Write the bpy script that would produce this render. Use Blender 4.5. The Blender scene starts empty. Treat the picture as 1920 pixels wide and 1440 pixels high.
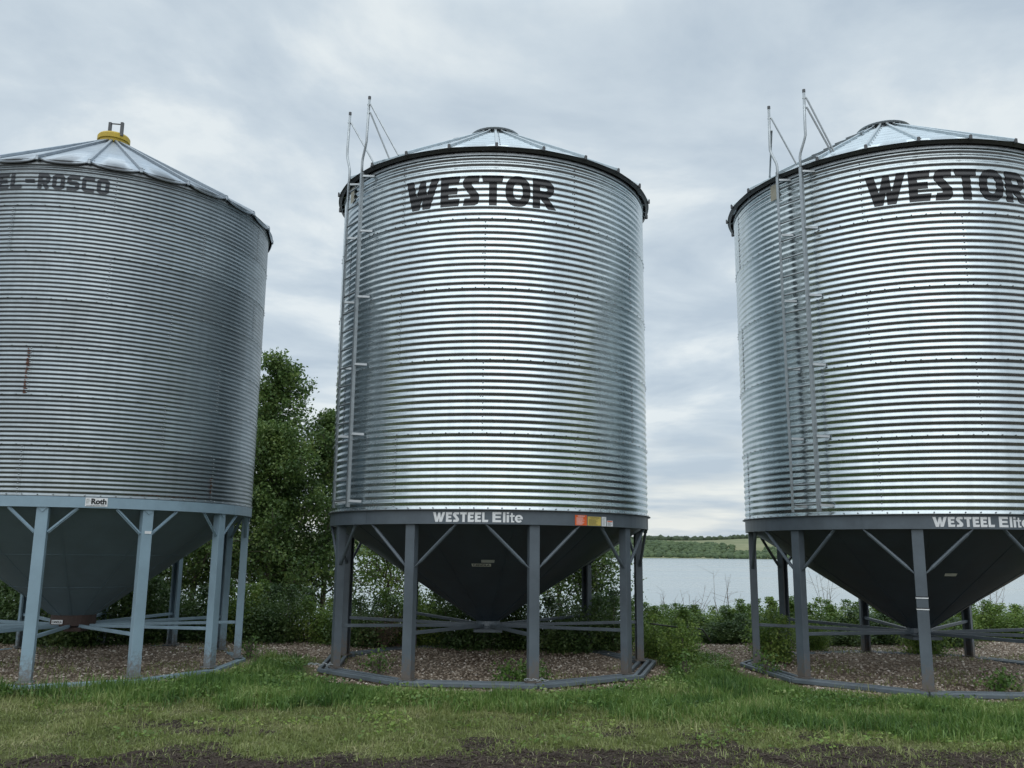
import bpy, bmesh, math, random
import numpy as np
from mathutils import Vector, Matrix
R_ = math.radians
random.seed(7)
rng = np.random.default_rng(11)
scene = bpy.context.scene
COL = scene.collection

# ------------------------------------------------------------------ camera
cam_d = bpy.data.cameras.new('camera'); cam = bpy.data.objects.new('camera', cam_d); COL.objects.link(cam)
scene.camera = cam
cam_d.sensor_fit = 'HORIZONTAL'; cam_d.sensor_width = 36.0; cam_d.lens = 36.0*1673.7/1920
cam_d.clip_start = 0.1; cam_d.clip_end = 6000
cam.matrix_world = (Matrix.Translation((0, 0, 1.871)) @ Matrix.Rotation(R_(90+10.69), 4, 'X') @ Matrix.Rotation(R_(0.575), 4, 'Z'))

# ------------------------------------------------------------------ world, sun, exposure
SUN_EL, SUN_AZ = 46.0, -10.0        # sun behind the camera, a little to its left
w = bpy.data.worlds.new('World'); scene.world = w; w.use_nodes = True
nt = w.node_tree; nt.nodes.clear()
def N(tree, typ, **kw):
    n = tree.nodes.new(typ)
    for k, v in kw.items():
        if k.startswith('i_'):
            key = k[2:]; key = int(key) if key.isdigit() else key.replace('_', ' ')
            n.inputs[key].default_value = v
        else: setattr(n, k, v)
    return n
L = nt.links.new
out = N(nt, 'ShaderNodeOutputWorld'); bg = N(nt, 'ShaderNodeBackground'); L(bg.outputs[0], out.inputs[0])
sky = N(nt, 'ShaderNodeTexSky'); sky.sky_type = 'NISHITA'; sky.sun_disc = False
sky.sun_elevation = R_(SUN_EL); sky.sun_rotation = R_(180+SUN_AZ); sky.altitude = 500; sky.dust_density = 2
geo = N(nt, 'ShaderNodeTexCoord'); sep = N(nt, 'ShaderNodeSeparateXYZ'); L(geo.outputs['Generated'], sep.inputs[0])
zc = N(nt, 'ShaderNodeMath', operation='MAXIMUM'); L(sep.outputs[2], zc.inputs[0]); zc.inputs[1].default_value = 0.0
zo = N(nt, 'ShaderNodeMath', operation='ADD'); L(zc.outputs[0], zo.inputs[0]); zo.inputs[1].default_value = 0.10
dx = N(nt, 'ShaderNodeMath', operation='DIVIDE'); L(sep.outputs[0], dx.inputs[0]); L(zo.outputs[0], dx.inputs[1])
dy = N(nt, 'ShaderNodeMath', operation='DIVIDE'); L(sep.outputs[1], dy.inputs[0]); L(zo.outputs[0], dy.inputs[1])
cv = N(nt, 'ShaderNodeCombineXYZ'); L(dx.outputs[0], cv.inputs[0]); L(dy.outputs[0], cv.inputs[1])
n1 = N(nt, 'ShaderNodeTexNoise'); n1.inputs['Scale'].default_value = 1.45; n1.inputs['Detail'].default_value = 7; n1.inputs['Roughness'].default_value = .56; n1.inputs['Distortion'].default_value = .35
L(cv.outputs[0], n1.inputs['Vector'])
r1 = N(nt, 'ShaderNodeValToRGB'); L(n1.outputs['Fac'], r1.inputs[0])
e = r1.color_ramp.elements
e[0].position = .38; e[0].color = (.52, .615, .705, 1)
e[1].position = .60; e[1].color = (.82, .885, .91, 1)
m = e.new(.50); m.color = (.64, .73, .80, 1)
# low band of broken cloud: brighter, creamier near the horizon
n2 = N(nt, 'ShaderNodeTexNoise'); n2.inputs['Scale'].default_value = .75; n2.inputs['Detail'].default_value = 4; n2.inputs['Roughness'].default_value = .55
L(cv.outputs[0], n2.inputs['Vector'])
r2 = N(nt, 'ShaderNodeValToRGB'); L(n2.outputs['Fac'], r2.inputs[0])
e = r2.color_ramp.elements
e[0].position = .40; e[0].color = (.50, .59, .68, 1)
e[1].position = .58; e[1].color = (.86, .88, .84, 1)
hz = N(nt, 'ShaderNodeMapRange'); L(sep.outputs[2], hz.inputs['Value']); hz.inputs['From Min'].default_value = .02; hz.inputs['From Max'].default_value = .20
hz.inputs['To Min'].default_value = .85; hz.inputs['To Max'].default_value = 0; hz.interpolation_type = 'SMOOTHSTEP'
mx = N(nt, 'ShaderNodeMix', data_type='RGBA'); L(hz.outputs[0], mx.inputs[0]); L(r1.outputs[0], mx.inputs[6]); L(r2.outputs[0], mx.inputs[7])
# an overcast sky is brighter towards the zenith (CIE overcast, softened)
zb = N(nt, 'ShaderNodeMapRange'); L(sep.outputs[2], zb.inputs['Value']); zb.inputs['From Min'].default_value = .55; zb.inputs['From Max'].default_value = 1.0
zb.inputs['To Min'].default_value = 1.0; zb.inputs['To Max'].default_value = 2.3
mb = N(nt, 'ShaderNodeVectorMath', operation='SCALE'); L(mx.outputs[2], mb.inputs[0]); L(zb.outputs[0], mb.inputs['Scale'])
sk = N(nt, 'ShaderNodeVectorMath', operation='SCALE'); L(sky.outputs[0], sk.inputs[0]); sk.inputs['Scale'].default_value = 0.10
fin = N(nt, 'ShaderNodeMix', data_type='RGBA'); fin.inputs[0].default_value = .92; L(sk.outputs[0], fin.inputs[6]); L(mb.outputs[0], fin.inputs[7])
L(fin.outputs[2], bg.inputs[0]); bg.inputs[1].default_value = 1.0

sd = bpy.data.lights.new('sun', 'SUN'); sd.energy = 1.0; sd.angle = R_(84); sd.color = (1, .97, .92)
so = bpy.data.objects.new('sun', sd); COL.objects.link(so)
so.rotation_euler = (R_(90-SUN_EL), 0, R_(SUN_AZ)); so.location = (0, -20, 40)
scene.view_settings.view_transform = 'Standard'; scene.view_settings.look = 'None'
scene.view_settings.gamma = 1; scene.view_settings.use_curve_mapping = False; scene.view_settings.exposure = 0.0
scene.render.engine = 'CYCLES'

# ------------------------------------------------------------------ helpers
def mesh_np(name, V, F, smooth=False):
    """V (n,3) array, F (m,k) array of equal-size faces."""
    V = np.asarray(V, np.float32); F = np.asarray(F, np.int32)
    me = bpy.data.meshes.new(name); k = F.shape[1]
    me.vertices.add(len(V)); me.vertices.foreach_set('co', V.ravel())
    me.loops.add(F.size); me.loops.foreach_set('vertex_index', F.ravel())
    me.polygons.add(len(F)); me.polygons.foreach_set('loop_start', np.arange(len(F), dtype=np.int32)*k)
    try: me.polygons.foreach_set('loop_total', np.full(len(F), k, np.int32))
    except Exception: pass
    if smooth: me.polygons.foreach_set('use_smooth', np.ones(len(F), bool))
    me.update(calc_edges=True); me.validate()
    return me
def link(name, me, mat=None, parent=None, loc=(0, 0, 0), rz=0.0):
    o = bpy.data.objects.new(name, me); COL.objects.link(o)
    if mat is not None and len(me.materials) == 0: me.materials.append(mat)
    o.location = loc; o.rotation_euler = (0, 0, rz)
    if parent is not None: o.parent = parent
    return o
def thing(name, label, cat, loc=(0, 0, 0), group=None):
    o = bpy.data.objects.new(name, None); COL.objects.link(o); o.location = loc
    o.empty_display_size = .3; tag(o, label, cat, group); return o
def tag(o, label=None, cat=None, group=None, kind=None):
    if label: o['label'] = label
    if cat: o['category'] = cat
    if group: o['group'] = group
    if kind: o['kind'] = kind
    return o
class MB:
    """small mesh builder collecting boxes, bars, tubes, prisms"""
    def __init__(s): s.V = []; s.F = []
    def add(s, V, F):
        b = len(s.V); s.V += [tuple(v) for v in V]; s.F += [tuple(i+b for i in f) for f in F]
    def box(s, x0, x1, y0, y1, z0, z1, M=None):
        V = [(x, y, z) for x in (x0, x1) for y in (y0, y1) for z in (z0, z1)]
        if M is not None: V = [M @ Vector(v) for v in V]
        s.add(V, [(0, 1, 3, 2), (4, 6, 7, 5), (0, 4, 5, 1), (2, 3, 7, 6), (0, 2, 6, 4), (1, 5, 7, 3)])
    def bar(s, p, q, wx, wy, up=(0, 0, 1)):
        p, q = Vector(p), Vector(q); d = (q-p).normalized(); up = Vector(up)
        if abs(d.dot(up)) > .99: up = Vector((0, 1, 0))
        a = d.cross(up).normalized(); b = a.cross(d).normalized()
        V = [c + a*i*wx/2 + b*j*wy/2 for c in (p, q) for i, j in ((-1, -1), (1, -1), (1, 1), (-1, 1))]
        s.add(V, [(3, 2, 1, 0), (4, 5, 6, 7), (0, 1, 5, 4), (1, 2, 6, 5), (2, 3, 7, 6), (3, 0, 4, 7)])
    def tube(s, pts, r, n=8, rr=None, cap=True):
        pts = [Vector(p) for p in pts]; V = []; F = []
        prev = None
        for i, p in enumerate(pts):
            d = (pts[min(i+1, len(pts)-1)] - pts[max(i-1, 0)]).normalized()
            up = Vector((0, 0, 1)) if abs(d.z) < .95 else Vector((0, 1, 0))
            a = d.cross(up).normalized() if prev is None else (prev - d*prev.dot(d)).normalized()
            prev = a; b = a.cross(d)
            ri = rr[i] if rr else r
            for k in range(n):
                t = 2*math.pi*k/n; V.append(p + a*math.cos(t)*ri + b*math.sin(t)*ri)
        for i in range(len(pts)-1):
            for k in range(n):
                F.append((i*n+k, i*n+(k+1) % n, (i+1)*n+(k+1) % n, (i+1)*n+k))
        if cap:
            F.append(tuple(reversed(range(n)))); F.append(tuple(range((len(pts)-1)*n, len(pts)*n)))
        s.add(V, F)
    def lathe(s, prof, n=48, a0=0, a1=360):
        full = abs(a1-a0) >= 360; m = n if full else n+1; V = []; F = []
        for r, z in prof:
            for k in range(m):
                t = R_(a0+(a1-a0)*k/n); V.append((r*math.sin(t), -r*math.cos(t), z))
        for i in range(len(prof)-1):
            for k in range(n):
                k2 = (k+1) % m if full else k+1
                F.append((i*m+k, i*m+k2, (i+1)*m+k2, (i+1)*m+k))
        s.add(V, F)
    def build(s, name, mat, parent=None, loc=(0, 0, 0), rz=0, smooth=False, bevel=0):
        me = bpy.data.meshes.new(name); me.from_pydata(s.V, [], s.F)
        if bevel:
            bm = bmesh.new(); bm.from_mesh(me)
            bmesh.ops.bevel(bm, geom=[e for e in bm.edges if e.is_manifold and e.calc_face_angle(0) > .6], offset=bevel, segments=1, affect='EDGES')
            bm.to_mesh(me); bm.free()
        if smooth:
            for p in me.polygons: p.use_smooth = True
        me.update()
        return link(name, me, mat, parent, loc, rz)
def cp(phi, r, z):
    return Vector((r*math.sin(R_(phi)), -r*math.cos(R_(phi)), z))

# value noise for terrain
_perm = rng.random((256, 256))
def vnoise(x, y):
    xi = np.floor(x).astype(int); yi = np.floor(y).astype(int); fx = x-xi; fy = y-yi
    fx = fx*fx*(3-2*fx); fy = fy*fy*(3-2*fy)
    g = lambda a, b: _perm[a % 256, b % 256]
    return (g(xi, yi)*(1-fx)+g(xi+1, yi)*fx)*(1-fy)+(g(xi, yi+1)*(1-fx)+g(xi+1, yi+1)*fx)*fy
def fbm(x, y, oct=4, rough=.5):
    s = 0; a = 1; t = 0
    for i in range(oct):
        s = s+a*vnoise(x*2**i+17.3*i, y*2**i-9.1*i); t += a; a *= rough
    return s/t
def sstep(x, a, b):
    t = np.clip((x-a)/(b-a), 0, 1); return t*t*(3-2*t)

# ------------------------------------------------------------------ materials
def mat_base(name):
    m = bpy.data.materials.new(name); m.use_nodes = True; t = m.node_tree
    return m, t, t.nodes['Principled BSDF']
def setp(b, **kw):
    for k, v in kw.items(): b.inputs[k.replace('_', ' ')].default_value = v
def noise(t, scale, detail=3, rough=.5, vec=None, dist=0):
    n = N(t, 'ShaderNodeTexNoise'); n.inputs['Scale'].default_value = scale; n.inputs['Detail'].default_value = detail
    n.inputs['Roughness'].default_value = rough; n.inputs['Distortion'].default_value = dist
    if vec is not None: t.links.new(vec, n.inputs['Vector'])
    return n
def ramp(t, fac, stops):
    r = N(t, 'ShaderNodeValToRGB'); t.links.new(fac, r.inputs[0]); e = r.color_ramp.elements
    e[0].position, e[0].color = stops[0][0], (*stops[0][1], 1)
    e[1].position, e[1].color = stops[-1][0], (*stops[-1][1], 1)
    for p, c in stops[1:-1]: x = e.new(p); x.color = (*c, 1)
    return r
def bump(t, b, h, strength, dist):
    n = N(t, 'ShaderNodeBump'); n.inputs['Strength'].default_value = strength; n.inputs['Distance'].default_value = dist
    t.links.new(h, n.inputs['Height']); t.links.new(n.outputs[0], b.inputs['Normal']); return n

def galv(name, lo, hi, r0, r1, dent=.004, rnd=.08, dirt=0.0):
    m, t, b = mat_base(name); setp(b, Metallic=1.0)
    tc = N(t, 'ShaderNodeTexCoord'); oi = N(t, 'ShaderNodeObjectInfo')
    off = N(t, 'ShaderNodeVectorMath', operation='SCALE'); off.inputs[0].default_value = (13, 7, 31); t.links.new(oi.outputs['Random'], off.inputs['Scale'])
    add = N(t, 'ShaderNodeVectorMath', operation='ADD'); t.links.new(tc.outputs['Object'], add.inputs[0]); t.links.new(off.outputs[0], add.inputs[1])
    vo = N(t, 'ShaderNodeTexVoronoi'); vo.inputs['Scale'].default_value = 70; t.links.new(add.outputs[0], vo.inputs['Vector'])
    sc = N(t, 'ShaderNodeSeparateColor'); t.links.new(vo.outputs['Color'], sc.inputs[0])
    st = N(t, 'ShaderNodeVectorMath', operation='MULTIPLY'); st.inputs[1].default_value = (1.0, 1.0, 5.0); t.links.new(add.outputs[0], st.inputs[0])
    ns = noise(t, 2.2, 5, .6, st.outputs[0])
    mixf = N(t, 'ShaderNodeMath', operation='MULTIPLY_ADD'); t.links.new(sc.outputs[0], mixf.inputs[0]); mixf.inputs[1].default_value = .18; t.links.new(ns.outputs['Fac'], mixf.inputs[2])
    mr = N(t, 'ShaderNodeMapRange'); t.links.new(mixf.outputs[0], mr.inputs[0]); mr.inputs[1].default_value = .3; mr.inputs[2].default_value = 1.0
    cr = N(t, 'ShaderNodeMix', data_type='RGBA'); t.links.new(mr.outputs[0], cr.inputs[0]); cr.inputs[6].default_value = (*lo, 1); cr.inputs[7].default_value = (*hi, 1)
    rv = N(t, 'ShaderNodeMapRange'); t.links.new(oi.outputs['Random'], rv.inputs[0]); rv.inputs[3].default_value = 1-rnd; rv.inputs[4].default_value = 1+rnd*.3
    sv = N(t, 'ShaderNodeVectorMath', operation='SCALE'); t.links.new(cr.outputs[2], sv.inputs[0]); t.links.new(rv.outputs[0], sv.inputs['Scale'])
    col = sv.outputs[0]
    sm = N(t, 'ShaderNodeVectorMath', operation='MULTIPLY'); sm.inputs[1].default_value = (9, 9, .55); t.links.new(add.outputs[0], sm.inputs[0])
    sn = noise(t, 1.0, 5, .65, sm.outputs[0]); sr = ramp(t, sn.outputs['Fac'], [(.35, (.89, .89, .885)), (.56, (1, 1, 1))])
    mu = N(t, 'ShaderNodeMix', data_type='RGBA', blend_type='MULTIPLY'); mu.inputs[0].default_value = 1; t.links.new(col, mu.inputs[6]); t.links.new(sr.outputs[0], mu.inputs[7]); col = mu.outputs[2]
    if dirt:
        nd = noise(t, 1.3, 6, .65, add.outputs[0]); rd = ramp(t, nd.outputs['Fac'], [(.45, (0, 0, 0)), (.75, (1, 1, 1))])
        dm = N(t, 'ShaderNodeMath', operation='MULTIPLY'); t.links.new(rd.outputs[0], dm.inputs[0]); dm.inputs[1].default_value = dirt
        dx_ = N(t, 'ShaderNodeMix', data_type='RGBA'); t.links.new(dm.outputs[0], dx_.inputs[0]); t.links.new(col, dx_.inputs[6]); dx_.inputs[7].default_value = (.17, .17, .165, 1)
        col = dx_.outputs[2]
    t.links.new(col, b.inputs['Base Color'])
    rr = N(t, 'ShaderNodeMapRange'); t.links.new(mixf.outputs[0], rr.inputs[0]); rr.inputs[1].default_value = .3; rr.inputs[2].default_value = 1.0; rr.inputs[3].default_value = r1; rr.inputs[4].default_value = r0
    t.links.new(rr.outputs[0], b.inputs['Roughness'])
    nb = noise(t, 1.7, 3, .5, add.outputs[0])
    bump(t, b, nb.outputs['Fac'], 1.0, dent)
    return m
def paint(name, col, rough=.45, var=.15, chips=None, bumpd=.0008, mud=False):
    m, t, b = mat_base(name); tc = N(t, 'ShaderNodeTexCoord')
    a = noise(t, 2.5, 6, .65, tc.outputs['Object'])
    c2 = tuple(c*(1-var) for c in col); c3 = tuple(min(1, c*(1+var)) for c in col)
    r = ramp(t, a.outputs['Fac'], [(.3, c2), (.7, c3)]); src = r.outputs[0]
    if chips:
        b2 = noise(t, 22, 5, .7, tc.outputs['Object']); k = ramp(t, b2.outputs['Fac'], [(.70, (0, 0, 0)), (.74, (1, 1, 1))])
        mm = N(t, 'ShaderNodeMix', data_type='RGBA'); t.links.new(k.outputs[0], mm.inputs[0]); t.links.new(src, mm.inputs[6]); mm.inputs[7].default_value = (*chips, 1); src = mm.outputs[2]
    if mud:
        sz = N(t, 'ShaderNodeSeparateXYZ'); t.links.new(tc.outputs['Object'], sz.inputs[0])
        mz = N(t, 'ShaderNodeMapRange'); t.links.new(sz.outputs[2], mz.inputs[0]); mz.inputs[1].default_value = .0; mz.inputs[2].default_value = .65; mz.inputs[3].default_value = .42; mz.inputs[4].default_value = -.12
        mn_ = noise(t, 18, 5, .7, tc.outputs['Object']); ma = N(t, 'ShaderNodeMath', operation='ADD'); t.links.new(mz.outputs[0], ma.inputs[0]); t.links.new(mn_.outputs['Fac'], ma.inputs[1])
        mk = ramp(t, ma.outputs[0], [(.60, (0, 0, 0)), (.85, (.75, .75, .75))]); mm2 = N(t, 'ShaderNodeMix', data_type='RGBA'); t.links.new(mk.outputs[0], mm2.inputs[0]); t.links.new(src, mm2.inputs[6]); mm2.inputs[7].default_value = (.14, .11, .085, 1); src = mm2.outputs[2]
    t.links.new(src, b.inputs['Base Color'])
    rr = N(t, 'ShaderNodeMapRange'); t.links.new(a.outputs['Fac'], rr.inputs[0]); rr.inputs[3].default_value = rough-.1; rr.inputs[4].default_value = rough+.15
    t.links.new(rr.outputs[0], b.inputs['Roughness'])
    c = noise(t, 60, 3, .5, tc.outputs['Object']); bump(t, b, c.outputs['Fac'], .5, bumpd)
    return m
def flat(name, col, rough=.6, metallic=0):
    m, t, b = mat_base(name); tc = N(t, 'ShaderNodeTexCoord'); a = noise(t, 9, 4, .6, tc.outputs['Object'])
    r = ramp(t, a.outputs['Fac'], [(.3, tuple(c*.88 for c in col)), (.7, tuple(min(1, c*1.06) for c in col))])
    t.links.new(r.outputs[0], b.inputs['Base Color']); setp(b, Roughness=rough, Metallic=metallic); return m
def leafmat(name, cols, trans=.25, rough=.5):
    m, t, b = mat_base(name); g = N(t, 'ShaderNodeNewGeometry'); tc = N(t, 'ShaderNodeTexCoord')
    a = noise(t, 1.1, 2, .5, tc.outputs['Object'])
    ad = N(t, 'ShaderNodeMath', operation='MULTIPLY_ADD'); t.links.new(g.outputs['Random Per Island'], ad.inputs[0]); ad.inputs[1].default_value = .55; 
    sb = N(t, 'ShaderNodeMath', operation='MULTIPLY_ADD'); t.links.new(a.outputs['Fac'], sb.inputs[0]); sb.inputs[1].default_value = 1.6; sb.inputs[2].default_value = -.58
    t.links.new(sb.outputs[0], ad.inputs[2])
    r = ramp(t, ad.outputs[0], [(i/(len(cols)-1), c) for i, c in enumerate(cols)])
    t.links.new(r.outputs[0], b.inputs['Base Color']); setp(b, Roughness=rough)
    tr = N(t, 'ShaderNodeBsdfTranslucent'); t.links.new(r.outputs[0], tr.inputs[0])
    mx_ = N(t, 'ShaderNodeMixShader'); mx_.inputs[0].default_value = trans
    t.links.new(b.outputs[0], mx_.inputs[1]); t.links.new(tr.outputs[0], mx_.inputs[2])
    t.links.new(mx_.outputs[0], t.nodes['Material Output'].inputs[0]); return m

M = {}
M['galv_new'] = galv('galvanised_bright', (.50, .56, .585), (.63, .695, .715), .19, .30, dent=.0016, rnd=.04)
M['galv_old'] = galv('galvanised_weathered', (.25, .29, .315), (.36, .405, .43), .32, .44, dent=.002, rnd=.14, dirt=.3)
M['galv_roof'] = galv('galvanised_roof', (.46, .52, .55), (.62, .68, .71), .28, .4, dent=.006, rnd=.12)
M['galv_roof_old'] = galv('galvanised_roof_aged', (.33, .375, .42), (.47, .52, .565), .38, .5, dent=.006, rnd=.12, dirt=.15)
M['galv_part'] = galv('galvanised_fittings', (.36, .39, .41), (.50, .54, .56), .42, .55, dent=.001, rnd=.0)
M['bolt'] = flat('zinc_bolts', (.30, .32, .34), .6, .3)
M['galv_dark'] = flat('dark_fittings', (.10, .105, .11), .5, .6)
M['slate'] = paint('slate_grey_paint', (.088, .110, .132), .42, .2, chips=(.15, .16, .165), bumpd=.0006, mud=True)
M['slate_rail'] = paint('slate_rail_paint', (.105, .13, .15), .45, .25, chips=(.14, .12, .10))
M['blue_rail'] = paint('blue_rail_paint', (.21, .29, .34), .5, .25, chips=(.14, .12, .10))
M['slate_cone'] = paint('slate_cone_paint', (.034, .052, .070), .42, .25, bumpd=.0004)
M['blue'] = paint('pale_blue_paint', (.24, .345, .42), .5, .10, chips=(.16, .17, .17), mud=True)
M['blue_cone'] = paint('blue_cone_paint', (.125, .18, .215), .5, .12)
M['black_print'] = flat('black_print', (.012, .013, .016), .35)
M['old_print'] = flat('faded_black_print', (.035, .042, .052), .5)
M['white_print'] = flat('white_print', (.78, .80, .82), .45)
M['orange'] = flat('orange_sticker', (.75, .12, .02), .5)
M['yellow_st'] = flat('yellow_sticker', (.62, .48, .12), .5)
M['yellow'] = paint('yellow_cap_paint', (.52, .37, .035), .5, .2, chips=(.2, .15, .08))
M['tan'] = flat('tan_plate', (.38, .36, .28), .6)
M['rust'] = paint('rust', (.12, .045, .025), .85, .4)
M['rustbox'] = paint('rusty_brown_steel', (.055, .035, .03), .7, .35, chips=(.25, .24, .23))
M['rubber'] = flat('black_rubber', (.015, .015, .016), .5)
M['paper'] = flat('weathered_paper', (.42, .44, .42), .7)
M['sign'] = flat('pale_sign', (.62, .63, .58), .6)
M['bark'] = paint('bark', (.13, .11, .09), .9, .35, bumpd=.004)
M['twig'] = paint('dry_twig', (.20, .15, .11), .9, .3)
M['leaf_dark'] = leafmat('tree_leaves', [(.042, .088, .027), (.082, .150, .042), (.145, .228, .060), (.26, .335, .10)], .34)
M['leaf_bush'] = leafmat('shrub_leaves', [(.070, .138, .034), (.135, .228, .050), (.225, .325, .070), (.35, .42, .12)], .36)
M['leaf_deep'] = leafmat('deep_shrub_leaves', [(.034, .074, .025), (.062, .118, .035), (.105, .172, .050), (.18, .24, .08)], .28)
M['leaf_dry'] = leafmat('dry_leaves', [(.07, .05, .03), (.12, .085, .05), (.17, .12, .07), (.12, .12, .05)], .15)
M['grass_lush'] = leafmat('lush_grass', [(.036, .092, .020), (.084, .172, .034), (.155, .255, .056), (.31, .36, .14)], .30)
M['grass_short'] = leafmat('cut_grass', [(.115, .15, .046), (.175, .22, .064), (.25, .29, .10), (.40, .39, .20)], .28)

# ground: zones stored per vertex (soil, turf, gravel); noise gives grain
def ground_mat():
    m, t, b = mat_base('ground_soil'); tc = N(t, 'ShaderNodeTexCoord'); V = tc.outputs['Object']
    at = N(t, 'ShaderNodeAttribute'); at.attribute_name = 'zone'; sc = N(t, 'ShaderNodeSeparateColor'); t.links.new(at.outputs['Color'], sc.inputs[0])
    s1 = noise(t, 9, 8, .7, V); soil = ramp(t, s1.outputs['Fac'], [(.3, (.018, .013, .011)), (.5, (.044, .033, .027)), (.72, (.10, .078, .062))])
    s2 = noise(t, 14, 8, .75, V); turf = ramp(t, s2.outputs['Fac'], [(.3, (.06, .055, .030)), (.5, (.105, .115, .046)), (.72, (.17, .175, .075))])
    vo = N(t, 'ShaderNodeTexVoronoi'); vo.inputs['Scale'].default_value = 34; t.links.new(V, vo.inputs['Vector'])
    vs = N(t, 'ShaderNodeSeparateColor'); t.links.new(vo.outputs['Color'], vs.inputs[0])
    grav = ramp(t, vs.outputs[0], [(0, (.13, .098, .070)), (.5, (.24, .188, .14)), (.85, (.34, .285, .225)), (1, (.55, .48, .41))])
    s3 = noise(t, 1.2, 5, .6, V); gd = ramp(t, s3.outputs['Fac'], [(.4, (.55, .5, .46)), (.62, (1, 1, 1))])
    gm = N(t, 'ShaderNodeMix', data_type='RGBA', blend_type='MULTIPLY'); gm.inputs[0].default_value = 1; t.links.new(grav.outputs[0], gm.inputs[6]); t.links.new(gd.outputs[0], gm.inputs[7])
    m1 = N(t, 'ShaderNodeMix', data_type='RGBA'); t.links.new(sc.outputs[1], m1.inputs[0]); t.links.new(soil.outputs[0], m1.inputs[6]); t.links.new(turf.outputs[0], m1.inputs[7])
    m2 = N(t, 'ShaderNodeMix', data_type='RGBA'); t.links.new(sc.outputs[2], m2.inputs[0]); t.links.new(m1.outputs[2], m2.inputs[6]); t.links.new(gm.outputs[2], m2.inputs[7])
    t.links.new(m2.outputs[2], b.inputs['Base Color']); setp(b, Roughness=.95)
    b.inputs['Specular IOR Level'].default_value = .2
    bb = noise(t, 40, 6, .7, V); bump(t, b, bb.outputs['Fac'], 1.0, .03)
    return m
M['ground'] = ground_mat()
def pebble_mat():
    m, t, b = mat_base('gravel_stones'); g = N(t, 'ShaderNodeNewGeometry')
    r = ramp(t, g.outputs['Random Per Island'], [(0, (.12, .085, .062)), (.35, (.24, .19, .14)), (.7, (.35, .29, .23)), (.93, (.52, .45, .38)), (1, (.8, .74, .67))])
    t.links.new(r.outputs[0], b.inputs['Base Color']); setp(b, Roughness=.85); return m
M['pebble'] = pebble_mat()
M['clod'] = paint('soil_clods', (.046, .034, .027), .95, .4)

# ------------------------------------------------------------------ bins layout
BC = (-.366, 15.837); BR = (6.836, 15.390); BL = (-7.267, 15.357)

# ------------------------------------------------------------------ ground
def land_h(x, y):
    z = -4.2*sstep(y, 21.5, 36)+.06*sstep(y, 15.6, 17.4)
    return z
def zones(x, y):
    """returns soil, turf, gravel weights"""
    n = fbm(x*.9, y*.9, 4)-.5; n2 = fbm(x*3.1+5, y*3.1, 4)-.5
    # the road is bare soil; a ragged edge against the verge, bare patches inside it
    edge = 8.95+.9*n+.8*n2 + .45*sstep(x, -.5, 3.5)-.1*sstep(-x, 1, 4)
    turf = sstep(y, edge-.2, edge+.3)+.45*sstep(n2, .0, .12)*sstep(x, 0, 3)*(y < 9.4); turf = np.minimum(turf, 1)
    bare = sstep(n2+n*.7, .12, .26)*sstep(y, 12.0, 10.0); turf = turf*(1-.75*bare)
    g = np.zeros_like(x)
    for cx, cy in (BC, BR, BL):
        d = np.hypot(x-cx, y-cy); g = np.maximum(g, 1-sstep(d+n2*.5, 2.75, 3.05))
    g = np.maximum(g, sstep(y+n*1.2+n2*.8, 16.2, 17.0))
    g = g*(1-.0*x)
    back = sstep(-y, -7.8, -6.5)   # behind the camera: dirt yard
    turf = turf*(1-back)
    return turf, g
def grid_axis(a, b, step, lo, hi, ratio=1.18):
    mid = list(np.arange(a, b+1e-6, step)); left = []; s = step; v = a
    while v > lo: s *= ratio; v -= s; left.append(max(v, lo))
    right = []; s = step; v = b
    while v < hi: s *= ratio; v += s; right.append(min(v, hi))
    return np.array(left[::-1]+mid+right)
xs = grid_axis(-9, 13, .05, -2500, 2500); ys = grid_axis(7.6, 20, .045, -1800, 845)
X, Y = np.meshgrid(xs, ys)
turf, grav = zones(X, Y)
near = (sstep(X, -14, -10))*(1-sstep(X, 14, 18))*sstep(Y, 4, 7)*(1-sstep(Y, 22, 26))
rough = (fbm(X*4, Y*5, 5, .72)-.5)*.08*(1-turf)*(1-grav) + (fbm(X*2.2, Y*2.2, 4)-.5)*.07*(1-grav*.7) + (fbm(X*17, Y*17, 3, .6)-.5)*.035*(1-turf)*(1-grav)
Z = land_h(X, Y) + rough*near - .03*near
nx, ny = len(xs), len(ys); idx = np.arange(nx*ny).reshape(ny, nx)
F = np.stack([idx[:-1, :-1], idx[:-1, 1:], idx[1:, 1:], idx[1:, :-1]], -1).reshape(-1, 4)
me = mesh_np('ground', np.stack([X, Y, Z], -1).reshape(-1, 3), F, True)
ca = me.color_attributes.new('zone', 'FLOAT_COLOR', 'POINT')
ca.data.foreach_set('color', np.stack([0*turf, turf, grav, 1+0*turf], -1).reshape(-1).astype(np.float32))
tag(link('ground', me, M['ground']), kind='structure')

# water
m, t, b = mat_base('lake_water'); setp(b, Base_Color=(.30, .355, .375, 1), Roughness=.12, IOR=1.33)
tc = N(t, 'ShaderNodeTexCoord'); mp = N(t, 'ShaderNodeMapping'); mp.inputs['Scale'].default_value = (.35, 1.2, 1); t.links.new(tc.outputs['Object'], mp.inputs[0])
a = noise(t, 1.0, 6, .62, mp.outputs[0]); bump(t, b, a.outputs['Fac'], .22, .3)
mp2 = N(t, 'ShaderNodeMapping'); mp2.inputs['Scale'].default_value = (.004, .03, 1); t.links.new(tc.outputs['Object'], mp2.inputs[0])
a2 = noise(t, 1.0, 4, .6, mp2.outputs[0]); rr = N(t, 'ShaderNodeMapRange'); t.links.new(a2.outputs['Fac'], rr.inputs[0]); rr.inputs[1].default_value = .3; rr.inputs[2].default_value = .7; rr.inputs[3].default_value = .10; rr.inputs[4].default_value = .32
t.links.new(rr.outputs[0], b.inputs['Roughness'])
M['water'] = m
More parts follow.
